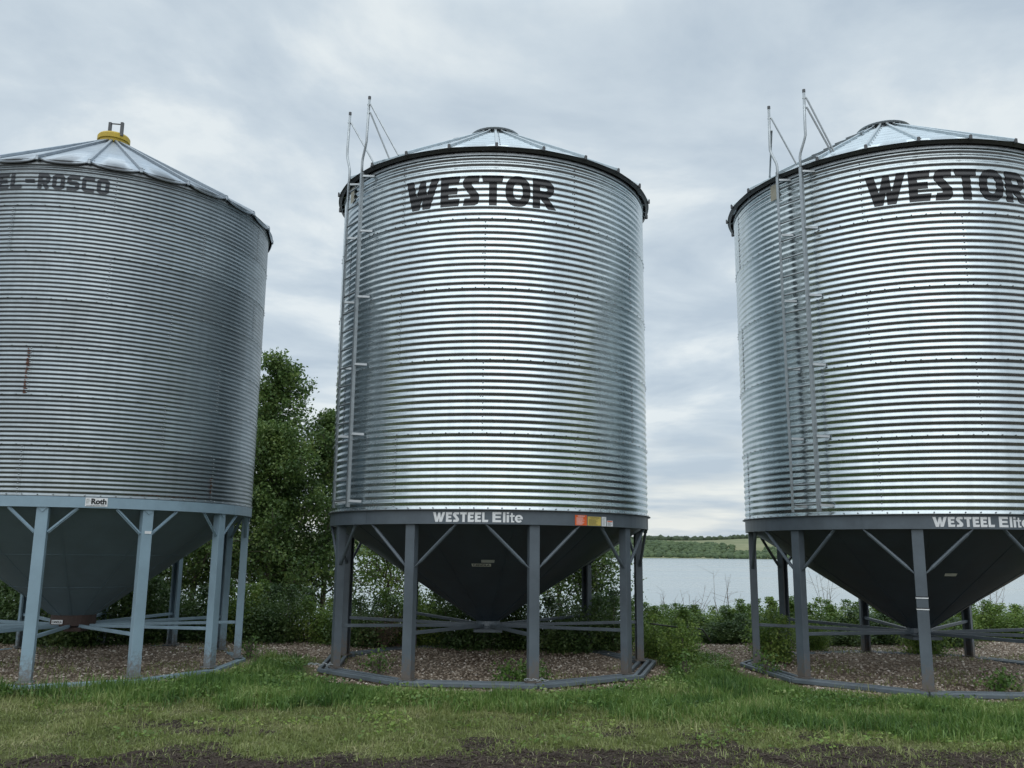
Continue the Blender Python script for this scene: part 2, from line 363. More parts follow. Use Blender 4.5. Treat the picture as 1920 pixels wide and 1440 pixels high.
xs2 = np.linspace(-2500, 2500, 41); ys2 = np.linspace(24, 1200, 31)
X, Y = np.meshgrid(xs2, ys2); idx = np.arange(X.size).reshape(X.shape)
F = np.stack([idx[:-1, :-1], idx[:-1, 1:], idx[1:, 1:], idx[1:, :-1]], -1).reshape(-1, 4)
tag(link('lake_water', mesh_np('lake_water', np.stack([X, Y, 0*X-2.0], -1).reshape(-1, 3), F), M['water']), kind='structure')

# far shore: hills with meadow
def hill_h(x, y):
    t_ = y-858-10*(fbm(x*.012, y*0, 3)-.5)
    z = -3+2.2*sstep(t_, -4, 6)+12.0*sstep(t_, 4, 62)+5.2*sstep(t_, 50, 150)
    z += 5.5*sstep(x, 160, 330)*sstep(t_, 30, 130)+(fbm(x*.014+3, y*.02, 4)-.5)*5*sstep(t_, 10, 60)
    return z
xs2 = np.linspace(-1500, 1700, 260); ys2 = np.concatenate([np.linspace(848, 1080, 50), np.linspace(1100, 2500, 20)])
X, Y = np.meshgrid(xs2, ys2); idx = np.arange(X.size).reshape(X.shape)
F = np.stack([idx[:-1, :-1], idx[:-1, 1:], idx[1:, 1:], idx[1:, :-1]], -1).reshape(-1, 4)
m, t, b = mat_base('meadow'); tc = N(t, 'ShaderNodeTexCoord'); a = noise(t, .02, 7, .65, tc.outputs['Object'])
r = ramp(t, a.outputs['Fac'], [(.3, (.12, .15, .072)), (.5, (.175, .19, .098)), (.7, (.24, .24, .14))]); t.links.new(r.outputs[0], b.inputs['Base Color']); setp(b, Roughness=.95)
tag(link('hills', mesh_np('hills', np.stack([X, Y, hill_h(X, Y)], -1).reshape(-1, 3), F, True), m), kind='structure')

def blob_mesh(name, P, S, mat, flat_=.8):
    """many irregular leafy masses: each an icosphere-like low poly crown with jitter"""
    bm = bmesh.new(); bmesh.ops.create_icosphere(bm, subdivisions=2, radius=1); bv = np.array([v.co[:] for v in bm.verts]); bf = np.array([[v.index for v in f.verts] for f in bm.faces]); bm.free()
    n = len(P); V = np.repeat(bv[None], n, 0)*(1+rng.normal(0, .16, (n, len(bv), 1)))
    V = V*S[:, None, :]+P[:, None, :]
    Fa = (bf[None]+np.arange(n)[:, None, None]*len(bv)).reshape(-1, 3)
    return mesh_np(name, V.reshape(-1, 3), Fa)
n = 9000
px = rng.uniform(-900, 1100, n*3); py = 858+rng.uniform(2, 120, n*3)
dens = fbm(px*.016+2, py*.02, 3)
ok = (py < 858+12+62*np.clip((dens-.34)/.3, 0, 1)) & ~((px > 300) & (py > 905))
px, py = px[ok][:n], py[ok][:n]
s = rng.uniform(1.0, 2.7, len(px)); S = np.stack([s*1.25, s*1.2, s], -1)
P1 = np.stack([px, py, hill_h(px, py)+s*.35], -1)
n = 2600; qx = rng.uniform(-900, 1100, n); qy = rng.uniform(1006, 1060, n); s2 = rng.uniform(1.4, 3.9, n)*(.7+.6*fbm(qx*.02, qy*0, 3)); S2 = np.stack([s2*1.2, s2, s2], -1)
P2 = np.stack([qx, qy, hill_h(qx, qy)+s2*.5], -1)
far = leafmat('far_foliage', [(.040, .066, .032), (.055, .088, .040), (.075, .112, .048), (.10, .14, .06)], .0, .9)
tag(link('far_woods', blob_mesh('far_woods', P1, S, far), far), 'scrub and bushes covering the slope across the lake', 'bushes', kind='stuff')
far2 = leafmat('far_tree_line', [(.030, .045, .028), (.042, .062, .034), (.055, .078, .042), (.07, .09, .05)], .0, .9)
tag(link('far_tree_line', blob_mesh('far_tree_line', P2, S2, far2), far2), 'dark line of trees along the far hilltop', 'trees', kind='stuff')

# ------------------------------------------------------------------ wrapped lettering
def wrap_polys(polys, phi0, z0, w, h, rad, Rref, off=.003, step=.0125, dstep=.06):
    """polys in unit box -> arc width w (m) starting at phi0 (deg), height h from z0, on surface radius rad(z)"""
    bm = bmesh.new()
    for p in polys:
        vs = [bm.verts.new((x*w, 0, y*h)) for x, y in p]
        try: bm.faces.new(vs)
        except ValueError: pass
    return wrap_bm(bm, phi0, z0, rad, Rref, off, step, dstep)
def wrap_bm(bm, phi0, z0, rad, Rref, off=.003, step=.0125, dstep=.06):
    xs_ = [v.co.x for v in bm.verts]; zs_ = [v.co.z for v in bm.verts]
    def cuts(a, b, s): return [a+s*(i+.5) for i in range(int((b-a)/s)+1) if a+s*(i+.5) < b-1e-5]
    if step:
        for c in cuts(min(zs_), max(zs_), step):
            g = bm.verts[:]+bm.edges[:]+bm.faces[:]; bmesh.ops.bisect_plane(bm, geom=g, plane_co=(0, 0, c), plane_no=(0, 0, 1), dist=1e-6)
    for c in cuts(min(xs_), max(xs_), dstep):
        g = bm.verts[:]+bm.edges[:]+bm.faces[:]; bmesh.ops.bisect_plane(bm, geom=g, plane_co=(c, 0, 0), plane_no=(1, 0, 0), dist=1e-6)
    for v in bm.verts:
        z = z0+v.co.z; ph = phi0+math.degrees(v.co.x/Rref); v.co = cp(ph, rad(z)+off, z)
    bmesh.ops.triangulate(bm, faces=[f for f in bm.faces if len(f.verts) > 4])
    me = bpy.data.meshes.new('print'); bm.to_mesh(me); bm.free()
    for p in me.polygons: p.use_smooth = True
    return me
def arc(cx, cy, rx, ry, a0, a1, n=12, e=1.0):
    o = []
    for i in range(n+1):
        t_ = R_(a0+(a1-a0)*i/n); c, s_ = math.cos(t_), math.sin(t_)
        o.append((cx+rx*math.copysign(abs(c)**e, c), cy+ry*math.copysign(abs(s_)**e, s_)))
    return o
def ringpolys(outer, inner):
    return [[outer[i], outer[i+1], inner[i+1], inner[i]] for i in range(len(outer)-1)]
G = {
 'W': [[(0, 1), (.22, 1), (.33, .42), (.33, 0), (.20, 0)], [(.33, .42), (.44, .97), (.60, .97), (.505, .42), (.42, 0), (.33, 0)], [(.505, .42), (.60, .97), (.645, .42), (.74, 0), (.52, 0)], [(.645, .42), (.78, 1), (1, 1), (.74, 0)]],
 'E': [[(0, 1), (1, 1), (.93, .76), (.40, .76), (.40, .62), (.86, .62), (.86, .40), (.40, .40), (.40, .24), (1.0, .24), (.92, 0), (0, 0)]],
 'S': [[(1.0, 1), (.30, 1), (.10, .93), (.0, .80), (.02, .66), (.47, .32), (.44, .24), (.12, .24), (.02, 0), (.70, 0), (.92, .07), (1.0, .21), (.98, .36), (.53, .70), (.56, .77), (.96, .77)]],
 'T': [[(0, 1), (1, 1), (.94, .77), (.70, .77), (.70, 0), (.34, 0), (.34, .77), (.06, .77)]],
 'O': ringpolys(arc(.5, .5, .5, .515, 0, 360, 32, .85), arc(.5, .5, .19, .27, 0, 360, 32, .8)),
 'R': [[(0, 0), (.31, 0), (.31, 1), (0, 1)]] + ringpolys([(.31, 1)]+arc(.52, .69, .41, .31, 90, -90, 14)+[(.31, .38)], [(.31, .77)]+arc(.50, .68, .14, .09, 90, -90, 14)+[(.31, .59)]) + [[(.31, .38), (.66, .38), (1.02, 0), (.66, 0), (.31, .37)]],
 'L': [[(0, 1), (.38, 1), (.38, .24), (1, .24), (.92, 0), (0, 0)]],
}
def put(name, glyphs, z0, h, rad, Rref, mat, parent, step=.0125, off=.003):
    """glyphs: list of (char, phi_start, phi_end): one joined mesh of flat print"""
    bmall = bmesh.new()
    for ch, a, b_ in glyphs:
        me = wrap_polys(G[ch], a, z0, R_(b_-a)*Rref, h, rad, Rref, off, step); bmall.from_mesh(me); bpy.data.meshes.remove(me)
    me = bpy.data.meshes.new(name); bmall.to_mesh(me); bmall.free()
    for p in me.polygons: p.use_smooth = True
    return link(name, me, mat, parent)
def sub(polys, a, b_, y0=0, y1=1): return [[(a+x*(b_-a), y0+y*(y1-y0)) for x, y in p] for p in polys]
_rect = [[(0, 0), (1, 0), (1, 1), (0, 1)]]
_eE = [[(0, 0), (.34, 0), (.34, 1), (0, 1)], [(.34, .78), (1, .78), (1, 1), (.34, 1)], [(.34, .40), (.93, .40), (.93, .61), (.34, .61)], [(.34, 0), (1, 0), (1, .22), (.34, .22)]]
_ee = ringpolys(arc(.5, .5, .5, .5, 0, 322, 24), arc(.5, .5, .21, .25, 0, 322, 24))+[[(.26, .40), (.98, .40), (.98, .57), (.26, .57)]]
_ee[-1] = [(.25, .42), (.74, .42), (.74, .56), (.25, .56)]; _ee.append([(.745, .42), (1.0, .42), (1.0, .497), (.745, .497)])
_et = [[(.28, 0), (.62, 0), (.62, .74), (.28, .74)], [(.28, .745), (.62, .745), (.62, 1), (.28, 1)], [(0, .60), (.275, .60), (.275, .76), (0, .76)], [(.625, .60), (1, .60), (1, .76), (.625, .76)], [(.625, 0), (.95, 0), (.95, .16), (.625, .16)]]
G['Elite'] = sub(_eE, 0, .29)+sub(_rect, .345, .425)+sub(_rect, .465, .545, 0, .73)+sub(_rect, .465, .545, .82, 1)+sub(_et, .565, .725, 0, .93)+sub(_ee, .735, 1.0, -.01, .76)
# squared stencil alphabet of the old bin: stroked lines in a unit box
def stroke(pts, wd, asp, closed=False):
    """thick polyline in unit box whose true width/height ratio is asp"""
    P = [Vector((x*asp, y)) for x, y in pts]; n_ = len(P); out_ = []
    def nrm(i, j): d = (P[j]-P[i]).normalized(); return Vector((-d.y, d.x))
    Lp, Rp = [], []
    for i in range(n_):
        a_ = nrm((i-1) % n_, i) if (closed or i > 0) else nrm(i, i+1)
        b_ = nrm(i, (i+1) % n_) if (closed or i < n_-1) else a_
        mm = (a_+b_); mm = mm/max(mm.length, 1e-6); k = wd/2/max(.45, mm.dot(a_))
        Lp.append(P[i]+mm*k); Rp.append(P[i]-mm*k)
    rngi = range(n_) if closed else range(n_-1)
    for i in rngi:
        j = (i+1) % n_; out_.append([(Lp[i].x/asp, Lp[i].y), (Lp[j].x/asp, Lp[j].y), (Rp[j].x/asp, Rp[j].y), (Rp[i].x/asp, Rp[i].y)])
    return out_
asp = .74; wd = .24; h_ = wd/2; hx = h_/asp; c_ = .10; cx_ = c_/asp
def sq(pts, closed=False): return stroke(pts, wd, asp, closed)
x0_, x1_, y0_, y1_ = hx, 1-hx, h_, 1-h_
G2 = {
 'O': sq([(x0_+cx_, y0_), (x1_-cx_, y0_), (x1_, y0_+c_), (x1_, y1_-c_), (x1_-cx_, y1_), (x0_+cx_, y1_), (x0_, y1_-c_), (x0_, y0_+c_)], True),
 'C': sq([(1, y0_), (x0_+cx_, y0_), (x0_, y0_+c_), (x0_, y1_-c_), (x0_+cx_, y1_), (1, y1_)]),
 'S': sq([(0, y0_), (x1_-cx_, y0_), (x1_, y0_+c_), (x1_, .5-c_*.6), (x1_-cx_, .5), (x0_+cx_, .5), (x0_, .5+c_*.6), (x0_, y1_-c_), (x0_+cx_, y1_), (1, y1_)]),
 'R': sq([(x0_, 0), (x0_, 1)])+sq([(.33, y1_), (x1_-cx_, y1_), (x1_, y1_-c_), (x1_, .46+c_), (x1_-cx_, .46), (.33, .46)])+sq([(.55, .34), (x1_, 0)]),
 'E': sq([(x0_, 0), (x0_, 1)])+sq([(.33, y1_), (1, y1_)])+sq([(.33, .5), (.85, .5)])+sq([(.33, y0_), (1, y0_)]),
 'L': sq([(x0_, 0), (x0_, 1)])+sq([(.33, y0_), (1, y0_)]),
 'T': sq([(0, y1_), (1, y1_)])+sq([(.5, 0), (.5, .76)]),
 'W': sq([(x0_, 1), (x0_, .2), (.5, .12), (x1_, .2), (x1_, 1)])+sq([(.5, .25), (.5, .8)]),
 '-': sq([(.1, .5), (.9, .5)]),
}
def text_polys_mesh(txt, bold=.02):
    cu = bpy.data.curves.new('txt', 'FONT'); cu.body = txt; cu.size = 1; cu.offset = bold; cu.resolution_u = 3
    o = bpy.data.objects.new('txt', cu); COL.objects.link(o); bpy.context.view_layer.update()
    dg = bpy.context.evaluated_depsgraph_get(); me = bpy.data.meshes.new_from_object(o.evaluated_get(dg))
    bpy.data.objects.remove(o); bpy.data.curves.remove(cu); return me
def put_text(name, txt, phi0, phi1, z0, h, rad, Rref, mat, parent, bold=.02, off=.005):
    me0 = text_polys_mesh(txt, bold); bm = bmesh.new(); bm.from_mesh(me0); bpy.data.meshes.remove(me0)
    xs_ = [v.co.x for v in bm.verts]; ys_ = [v.co.y for v in bm.verts]; ax, bx = min(xs_), max(xs_); ay, by = min(ys_), max(ys_)
    W_ = R_(phi1-phi0)*Rref
    for v in bm.verts: v.co = Vector(((v.co.x-ax)/(bx-ax)*W_, 0, (v.co.y-ay)/(by-ay)*h))
    me = wrap_bm(bm, phi0, z0, rad, Rref, off, 0, .1)
    return link(name, me, mat, parent)
def put_rect(name, phi0, phi1, z0, z1, rad, Rref, mat, parent, off=.003, step=0):
    me = wrap_polys([[(0, 0), (1, 0), (1, 1), (0, 1)]], phi0, z0, R_(phi1-phi0)*Rref, z1-z0, rad, Rref, off, step, .05)
    return link(name, me, mat, parent)

# ------------------------------------------------------------------ grain bins
RW = 2.735
def corr(zrel, A, p): return A*math.asin(.955*math.cos(2*math.pi*zrel/p))/math.asin(.955)   # rounded folds, flat flanks
def sheet_mesh(name, A, p, ncorr, nseg, span=61.3, per=10):
    rows = ncorr*per; h = ncorr*p; V = []; F = []; cols = nseg+1
    phis = list(np.linspace(0, span-1.0, nseg))+[span]
    for j in range(-2, rows+1):
        jj = max(j, 0); zr = jj*p/per-(.007 if j < 0 else 0)   # lap over the sheet below
        for i, ph in enumerate(phis):
            lip = (.0012 if p < .08 else 0) if i >= nseg else 0.0
            r = RW+corr(zr if j >= 0 else 0, A, p)+.0022*ph/span+lip+.0025*(1-jj/rows)
            if j == -2: r -= .003
            V.append(cp(ph, r, zr))
    for j in range(rows+2):
        for i in range(cols-1):
            a_ = j*cols+i; F.append((a_, a_+1, a_+cols+1, a_+cols))
    return mesh_np(name, np.array([v[:] for v in V]), np.array(F), True)
def bolt_mesh():
    V = []; F = []; n_ = 6
    for r, d in ((.013, 0), (.011, .008)):
        for k in range(n_): a_ = 2*math.pi*k/n_; V.append((r*math.cos(a_), -d, r*math.sin(a_)))
    V.append((0, -.011, 0))
    for k in range(n_): F.append((k, (k+1) % n_, n_+(k+1) % n_)); F.append((k, n_+(k+1) % n_, n_+k)); F.append((n_+k, n_+(k+1) % n_, 2*n_))
    return np.array(V), np.array(F)
BV, BF = bolt_mesh()
def bolts(name, pts, mat, parent, s=1.0):
    n_ = len(pts); ph = np.radians(np.array([p[0] for p in pts])); r = np.array([p[1] for p in pts]); z = np.array([p[2] for p in pts])
    c, s_ = np.cos(ph), np.sin(ph); B = BV*s
    x = B[None, :, 0]*c[:, None]-B[None, :, 1]*s_[:, None]+(r*s_)[:, None]
    y = B[None, :, 0]*s_[:, None]+B[None, :, 1]*c[:, None]-(r*c)[:, None]
    zz = B[None, :, 2]+z[:, None]
    Fa = (BF[None]+(np.arange(n_)*len(BV))[:, None, None]).reshape(-1, 3)
    o = link(name, mesh_np(name, np.stack([x, y, zz], -1).reshape(-1, 3), Fa), mat, parent); o['kind'] = 'stuff'; return o
def roof_panel_mesh(name, r0, z0, r1, z1, dphi, step_n, lip, bulge):
    """one wedge of the roof with its transverse steps, turned-down eave and the rib on its left edge"""
    V = []; F = []; nc = 7
    ts = [0]+[k/step_n for k in range(1, step_n)]+[1]
    rows = []
    for k, t_ in enumerate(ts):
        rows.append((t_, 0))
        if 0 < k < len(ts)-1 and step_n > 3: rows.append((t_+.006, .010))
    def pt(ph, t_, up): return cp(ph, r0+(r1-r0)*t_, z0+(z1-z0)*t_+up)
    allrows = []
    # lip rows: hanging edge, scalloped between the ribs
    for dz, dr in (((-lip, -.055), (-lip*.5, -.030), (-lip*.12, -.004)) if not bulge else ((-lip*.9, .006), (-lip*.5, .022), (-lip*.1, .014))):
        row = []
        for i in range(nc):
            u = i/(nc-1); sc_ = math.sin(math.pi*u)**.6
            row.append(cp(dphi*u, r0+dr-bulge*.2*sc_, z0+dz+(bulge*.45-bulge*.8*sc_ if dz < -lip*.3 else -bulge*.25*sc_)))
        allrows.append(row)
    for t_, up in rows:
        row = []
        for i in range(nc):
            u = i/(nc-1); sag = -.012*math.sin(math.pi*u)*(1-t_)
            b_ = bulge*.25*math.sin(math.pi*u)*max(0, 1-t_*14)
            row.append(cp(dphi*u, r0+(r1-r0)*t_+b_, z0+(z1-z0)*t_+up+sag-b_*.5))
        allrows.append(row)
    for row in allrows: V += row
    for j in range(len(allrows)-1):
        for i in range(nc-1): a_ = j*nc+i; F.append((a_, a_+1, a_+nc+1, a_+nc))
    return V, F
def make_bin(name, label, loc, cfg):
    root = thing(name, label, 'grain bin', (loc[0], loc[1], cfg['dz']))
    P = cfg
    zt, nr, nc, p, A = P['zt'], P['nr'], P['nc'], P['p'], P['A']
    h = nc*p; steel, wall = P['steel'], P['wall']
    # --- wall sheets
    proto = sheet_mesh('wall_panel', A, p, nc, 20); proto.materials.append(wall)
    bp = []
    for k in range(nr):
        for j in range(6):
            link('wall_panel', proto, None, root, (0, 0, zt+k*h), R_(P['seams'][k]+60*j))
            for q in range(int(nc*P['bq'])):
                zz = (q+.5)*h/(nc*P['bq']); bp.append((P['seams'][k]+60*j+.55, RW+corr(zz, A, p)+.006, zt+k*h+zz))
                if P['bq'] == 1 and q == nc//2: bp.append((P['seams'][k]+60*j-.15, RW+corr(zz, A, p)+.004, zt+k*h+zz))
        for q in range(84):
            bp.append((q*360/84+P['seams'][k]+2.0, RW+A+.007, zt+k*h+.004 if k else zt+.018))
    bolts('bolts', bp, M['bolt'] if P['new'] else M['galv_part'], root, .9 if P['new'] else .85)
    wtop = zt+nr*h
    # --- top angle ring under the eave
    b_ = MB(); b_.lathe([(RW+.004, wtop-.07), (RW+.022, wtop-.07), (RW+.022, wtop-.01), (RW-.01, wtop-.01)], 96); b_.build('eave_ring', M['galv_part'], root, smooth=False)
    # --- roof
    r0, z0, r1, z1 = P['eave'][0], P['eave'][1], P['cap'][0], P['cap'][1]
    V, F = roof_panel_mesh('roof_panel', r0, z0, r1, z1, 15, P['rsteps'], .055, P['bulge'])
    me = mesh_np('roof_panel', np.array([v[:] for v in V]), np.array(F)); me.materials.append(P['roofm'])
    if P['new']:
        me.materials.append(M['galv_dark'])  # eave lip faces coloured dark, standing in for the steel's dim ground reflection
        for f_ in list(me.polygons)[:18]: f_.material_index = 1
    rb = MB(); slope = math.atan2(z1-z0, r0-r1)
    p0, p1 = cp(0, r0+.01, z0+.022), cp(0, r1, z1+.022)
    rb.bar(p0, p1, .045, .05, up=(0, 0, 1)); 
    ribme = rb.build('roof_rib', P['roofm'], root, bevel=.006); ribm = ribme.data; ribme.rotation_euler.z = R_(P['rib0'])
    eb = MB(); eb.box(-.022, .022, -r0-.03, -r0+.02, z0-(.03 if P['new'] else .04), z0+(.05 if P['new'] else .03)); ebo = eb.build('rib_end_cap', M['galv_dark'] if P['new'] else P['roofm'], root, bevel=.008); ebo.rotation_euler.z = R_(P['rib0'])
    for k in range(24):
        link('roof_panel', me, None, root, (0, 0, 0), R_(P['rib0']+15*k))
        if k:
            link('roof_rib', ribm, None, root, (0, 0, 0), R_(P['rib0']+15*k)); link('rib_end_cap', ebo.data, None, root, (0, 0, 0), R_(P['rib0']+15*k))
    rbp = []
    for k in range(24):
        for q in range(9 if P['new'] else 1):
            t_ = .04+.92*q/8; rbp.append((P['rib0']+15*k+1.1/(1-t_*.8), r0+(r1-r0)*t_, z0+(z1-z0)*t_+.012))
    if P.get('apex'):
        ax = P['apex']
        for o in [c_ for c_ in root.children if c_.name.split('.')[0] in ('roof_panel', 'roof_rib')]:
            me2 = o.data.copy(); o.data = me2; ang = o.rotation_euler.z; lx, ly = ax*math.cos(ang), -ax*math.sin(ang)
            for v in me2.vertices:
                t_ = max(0, (r0-math.hypot(v.co.x, v.co.y))/(r0-r1)); v.co.x += lx*t_; v.co.y += ly*t_
    o = bolts('roof_bolts', rbp, M['galv_part'], root, .9)
    # --- steps along the roof towards the cap
    for q in range(5):
        t_ = .12+.16*q; sb = MB(); sb.box(-.15, .15, -.09, .02, .0, .018); sb.box(-.15, .15, -.09, -.08, -.03, .0)
        rr_ = r0+(r1-r0)*t_
        s_ = sb.build('roof_step', M['galv_part'], root, cp(P['step_phi'], rr_, z0+(z1-z0)*t_+.04), R_(P['step_phi']))
        s_.rotation_euler = (slope*.9, 0, R_(P['step_phi']))
    # --- cap
    if P['new']:
        b_ = MB(); b_.lathe([(r1-.04, z1-.02), (r1-.05, z1+.055), (r1+.03, z1+.06), (r1+.045, z1+.085), (r1+.03, z1+.10), (r1-.08, z1+.11), (.12, z1+.15), (.001, z1+.155)], 40)
        b_.build('roof_cap', M['galv_part'], root, smooth=False)
        b_ = MB(); b_.box(-.02, .02, -r1-.02, -r1+.01, z1-.01, z1+.055); cm = b_.build('cap_clip', M['galv_part'], root, rz=R_(P['rib0'])).data
        for k in range(1, 24): link('cap_clip', cm, None, root, (0, 0, 0), R_(P['rib0']+15*k))
    else:
        b_ = MB(); b_.lathe([(r1-.03, z1-.02), (r1+.01, z1+.02), (r1+.01, z1+.08), (r1+.035, z1+.09), (r1+.035, z1+.17), (r1+.015, z1+.20), (r1-.1, z1+.22), (.001, z1+.24)], 40); b_.V = [(x+P['apex'], y, z) for x, y, z in b_.V]
        cap = b_.build('roof_cap', M['yellow'], root, smooth=False)
        for sx in (-.02+P['apex'], .20+P['apex']):
            b_ = MB(); b_.box(sx-.012, sx+.035, -.20, -.15, z1+.14, z1+.40); b_.build('bracket', M['galv_dark'], cap)
        b_ = MB(); b_.tube([(P['apex']-.02, -.17, z1+.385), (P['apex']+.23, -.17, z1+.365)], .012, 6); b_.build('hinge_bar', M['galv_dark'], cap)
    # --- ring beam, flange
    zb = P['zb']
    b_ = MB(); b_.lathe([(RW-.10, zb), (RW+.012, zb), (RW+.012, zt-.012), (RW-.10, zt-.012)], 108)
    b_.build('ring_beam', steel, root, smooth=False)
    b_ = MB(); b_.lathe([(RW-.05, zt-.012), (RW+P['flange'], zt-.012), (RW+P['flange'], zt-.002), (RW-.05, zt-.002)], 108)
    b_.build('ring_flange', M['galv_dark'] if P['new'] else steel, root)
    for a_ in P['splices']:
        b_ = MB(); b_.box(-.003, .003, -RW-.016, -RW-.011, zb+.002, zt-.014); b_.build('ring_splice', steel, root, rz=R_(a_))
    # --- hopper cone
    zc0, rc0, zc1, rc1 = zb+.05, RW-.035, P['zc'], P['rc']
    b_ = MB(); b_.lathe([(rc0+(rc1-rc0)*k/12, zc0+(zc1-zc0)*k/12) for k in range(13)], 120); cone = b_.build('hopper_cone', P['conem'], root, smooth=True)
    crad = lambda z: rc0+(rc1-rc0)*(zc0-z)/(zc0-zc1)
    for k in range(12):
        b_ = MB(); a_ = P['leg0']+30*k+4; b_.bar(cp(a_, rc0-.02, zc0-.012), cp(a_, rc1+.03, zc1+.014), .022, .008); b_.build('cone_seam', P['conem'], cone)
    for tt in ((.42, .72) if not P['new'] else ()):
        rr_ = rc0+(rc1-rc0)*tt; zz = zc0+(zc1-zc0)*tt; b_ = MB(); b_.tube([cp(a, rr_+.002, zz-.002) for a in range(0, 361, 5)], .004, 5, cap=False); b_.build('cone_seam', P['conem'], cone)
    if P['new']:
        b_ = MB(); b_.lathe([(rc1, zc1+.01), (rc1+.012, zc1-.08), (rc1+.03, zc1-.09), (rc1+.03, zc1-.12), (.01, zc1-.12)], 24); b_.build('hub', steel, root)
        b_ = MB(); b_.box(-.24, .24, -.30, .20, zc1-.175, zc1-.125); b_.build('slide_gate', steel, root)
    else:
        b_ = MB(); b_.lathe([(rc1+.015, zc1+.02), (rc1+.02, zc1-.16), (rc1-.02, zc1-.17), (.01, zc1-.17)], 32); b_.build('spout', M['rustbox'], root)
        b_ = MB(); b_.box(.02, .30, -.36, -.10, zc1-.24, zc1-.18); b_.build('slide_gate', M['rustbox'], root)
    # --- legs, braces, spokes, feet, skids
    nl, rl = P['nl'], P['rl']; zf = .058
    lw, ld, th = .155, .12, .012
    U = [(-lw/2, -ld/2), (lw/2, -ld/2), (lw/2, ld/2), (lw/2-.035, ld/2), (lw/2-.035, ld/2-th), (lw/2-th, ld/2-th), (lw/2-th, -ld/2+th), (-lw/2+th, -ld/2+th), (-lw/2+th, ld/2-th), (-lw/2+.035, ld/2-th), (-lw/2+.035, ld/2), (-lw/2, ld/2)]
    yc = -rl+ld/2
    V = [(x, yc+y, z) for z in (zf+.015, zb-.002) for x, y in U]; n_ = len(U)
    F = [(i, (i+1) % n_, n_+(i+1) % n_, n_+i) for i in range(n_)]+[tuple(reversed(range(n_))), tuple(range(n_, 2*n_))]
    lb = MB(); lb.add(V, F)
    lo = lb.build('leg', steel, root, bevel=.003); lm = lo.data; lo.rotation_euler.z = R_(P['leg0'])
    fb = MB(); fb.box(-.11, .11, yc-.09, yc+.09, zf-.003, zf+.014); fo = fb.build('foot_plate', steel, lo)
    gb = MB(); gb.add([(-lw/2+.01, yc-ld/2-.004, zb+.0), (lw/2-.01, yc-ld/2-.004, zb), (0, yc-ld/2-.004, zb-.07), (-lw/2+.01, yc-ld/2-.012, zb+.0), (lw/2-.01, yc-ld/2-.012, zb), (0, yc-ld/2-.012, zb-.07)], [(0, 1, 2), (5, 4, 3), (0, 3, 4, 1), (1, 4, 5, 2), (2, 5, 3, 0)])
    gm = None
    if not P['new']: go = gb.build('gusset', steel, lo); gm = go.data
    bms = []
    for s_ in (-1, 1):
        bb = MB(); zt_, zb_ = zb-.005, P['brz']
        top = cp(s_*P['bra'], RW-.03, zt_); bot = Vector((s_*(lw/2+.008), -rl+.05, zb_))
        d = (top-bot)
        if P['new']:
            pts = [bot, bot+d*.06, bot+d*.13, bot+d*.87, bot+d*.94, top]
            bb.tube(pts, .026, 8, rr=[.014, .016, .026, .026, .016, .014])
            bb.bar(bot-d*.03, bot+d*.09, .012, .05, up=(0, 1, 0)); bb.bar(bot+d*.92, top, .012, .06, up=(0, 1, 0))
        else:
            bb.bar(bot, top, .010, .05, up=(s_*.6, 0, 1)); bb.bar(bot, top, .045, .008, up=(s_*.6, 0, 1))
        bo = bb.build('brace', steel, lo, smooth=False); bms.append(bo.data)
    sp = MB(); zs = P['spz']
    sp.bar((0, -rl+.08, zs-.00), (0, -P['hubr'], zs-.045+P['sptilt']), .05, .05)
    spo = sp.build('spoke', steel, root, bevel=.004); spo.rotation_euler.z = R_(P['leg0'])
    step_a = 360/nl
    for k in range(1, nl):
        a_ = R_(P['leg0']+step_a*k); l2 = link('leg', lm, None, root, (0, 0, 0), a_)
        link('foot_plate', fo.data, None, l2)
        if gm: link('gusset', gm, None, l2)
        for bme in bms: link('brace', bme, None, l2)
        link('spoke', spo.data, None, root, (0, 0, 0), a_)
    # skids: parallel rails from foot to foot
    for q, dr in enumerate(P['skid']):
        for k in range(nl):
            a0, a1 = P['leg0']+step_a*k, P['leg0']+step_a*(k+1)
            b_ = MB(); A0, A1 = cp(a0, rl+dr, P.get('skz', .028)), cp(a1, rl+dr, P.get('skz', .028)); dd = (A1-A0).normalized()
            b_.bar(A0+dd*.012, A1-dd*.012, .06, .056)
            b_.build('skid_rail', P['skm'], root, bevel=.006)
    # --- ladder
    if P['ladder'] is not None:
        La = P['ladder']; s_ = .15; rl_ = RW+s_; hw = .225
        fr = Matrix.Rotation(R_(La), 4, 'Z')
        lad = MB()
        def rail(mb, sx):
            x = sx*hw; mb.box(x-.023, x+.023, -rl_-.02, -rl_-.014, zt+.05, wtop-.02)
            xx = x+sx*.022; mb.box(min(xx, xx+.006*sx), max(xx, xx+.006*sx), -rl_-.014, -rl_+.03, zt+.05, wtop-.02)
        rail(lad, -1); rail(lad, 1)
        lo_ = lad.build('ladder', M['galv_part'], root, rz=R_(La))
        rmesh = MB(); rmesh.tube([(-hw+.004, -rl_+.006, 0), (hw-.004, -rl_+.006, 0)], .015, 6); ro = rmesh.build('rung', M['galv_part'], lo_, (0, 0, zt+.16)); 
        z = zt+.16+.305
        while z < wtop-.05: link('rung', ro.data, None, lo_, (0, 0, z)); z += .305
        brm = None
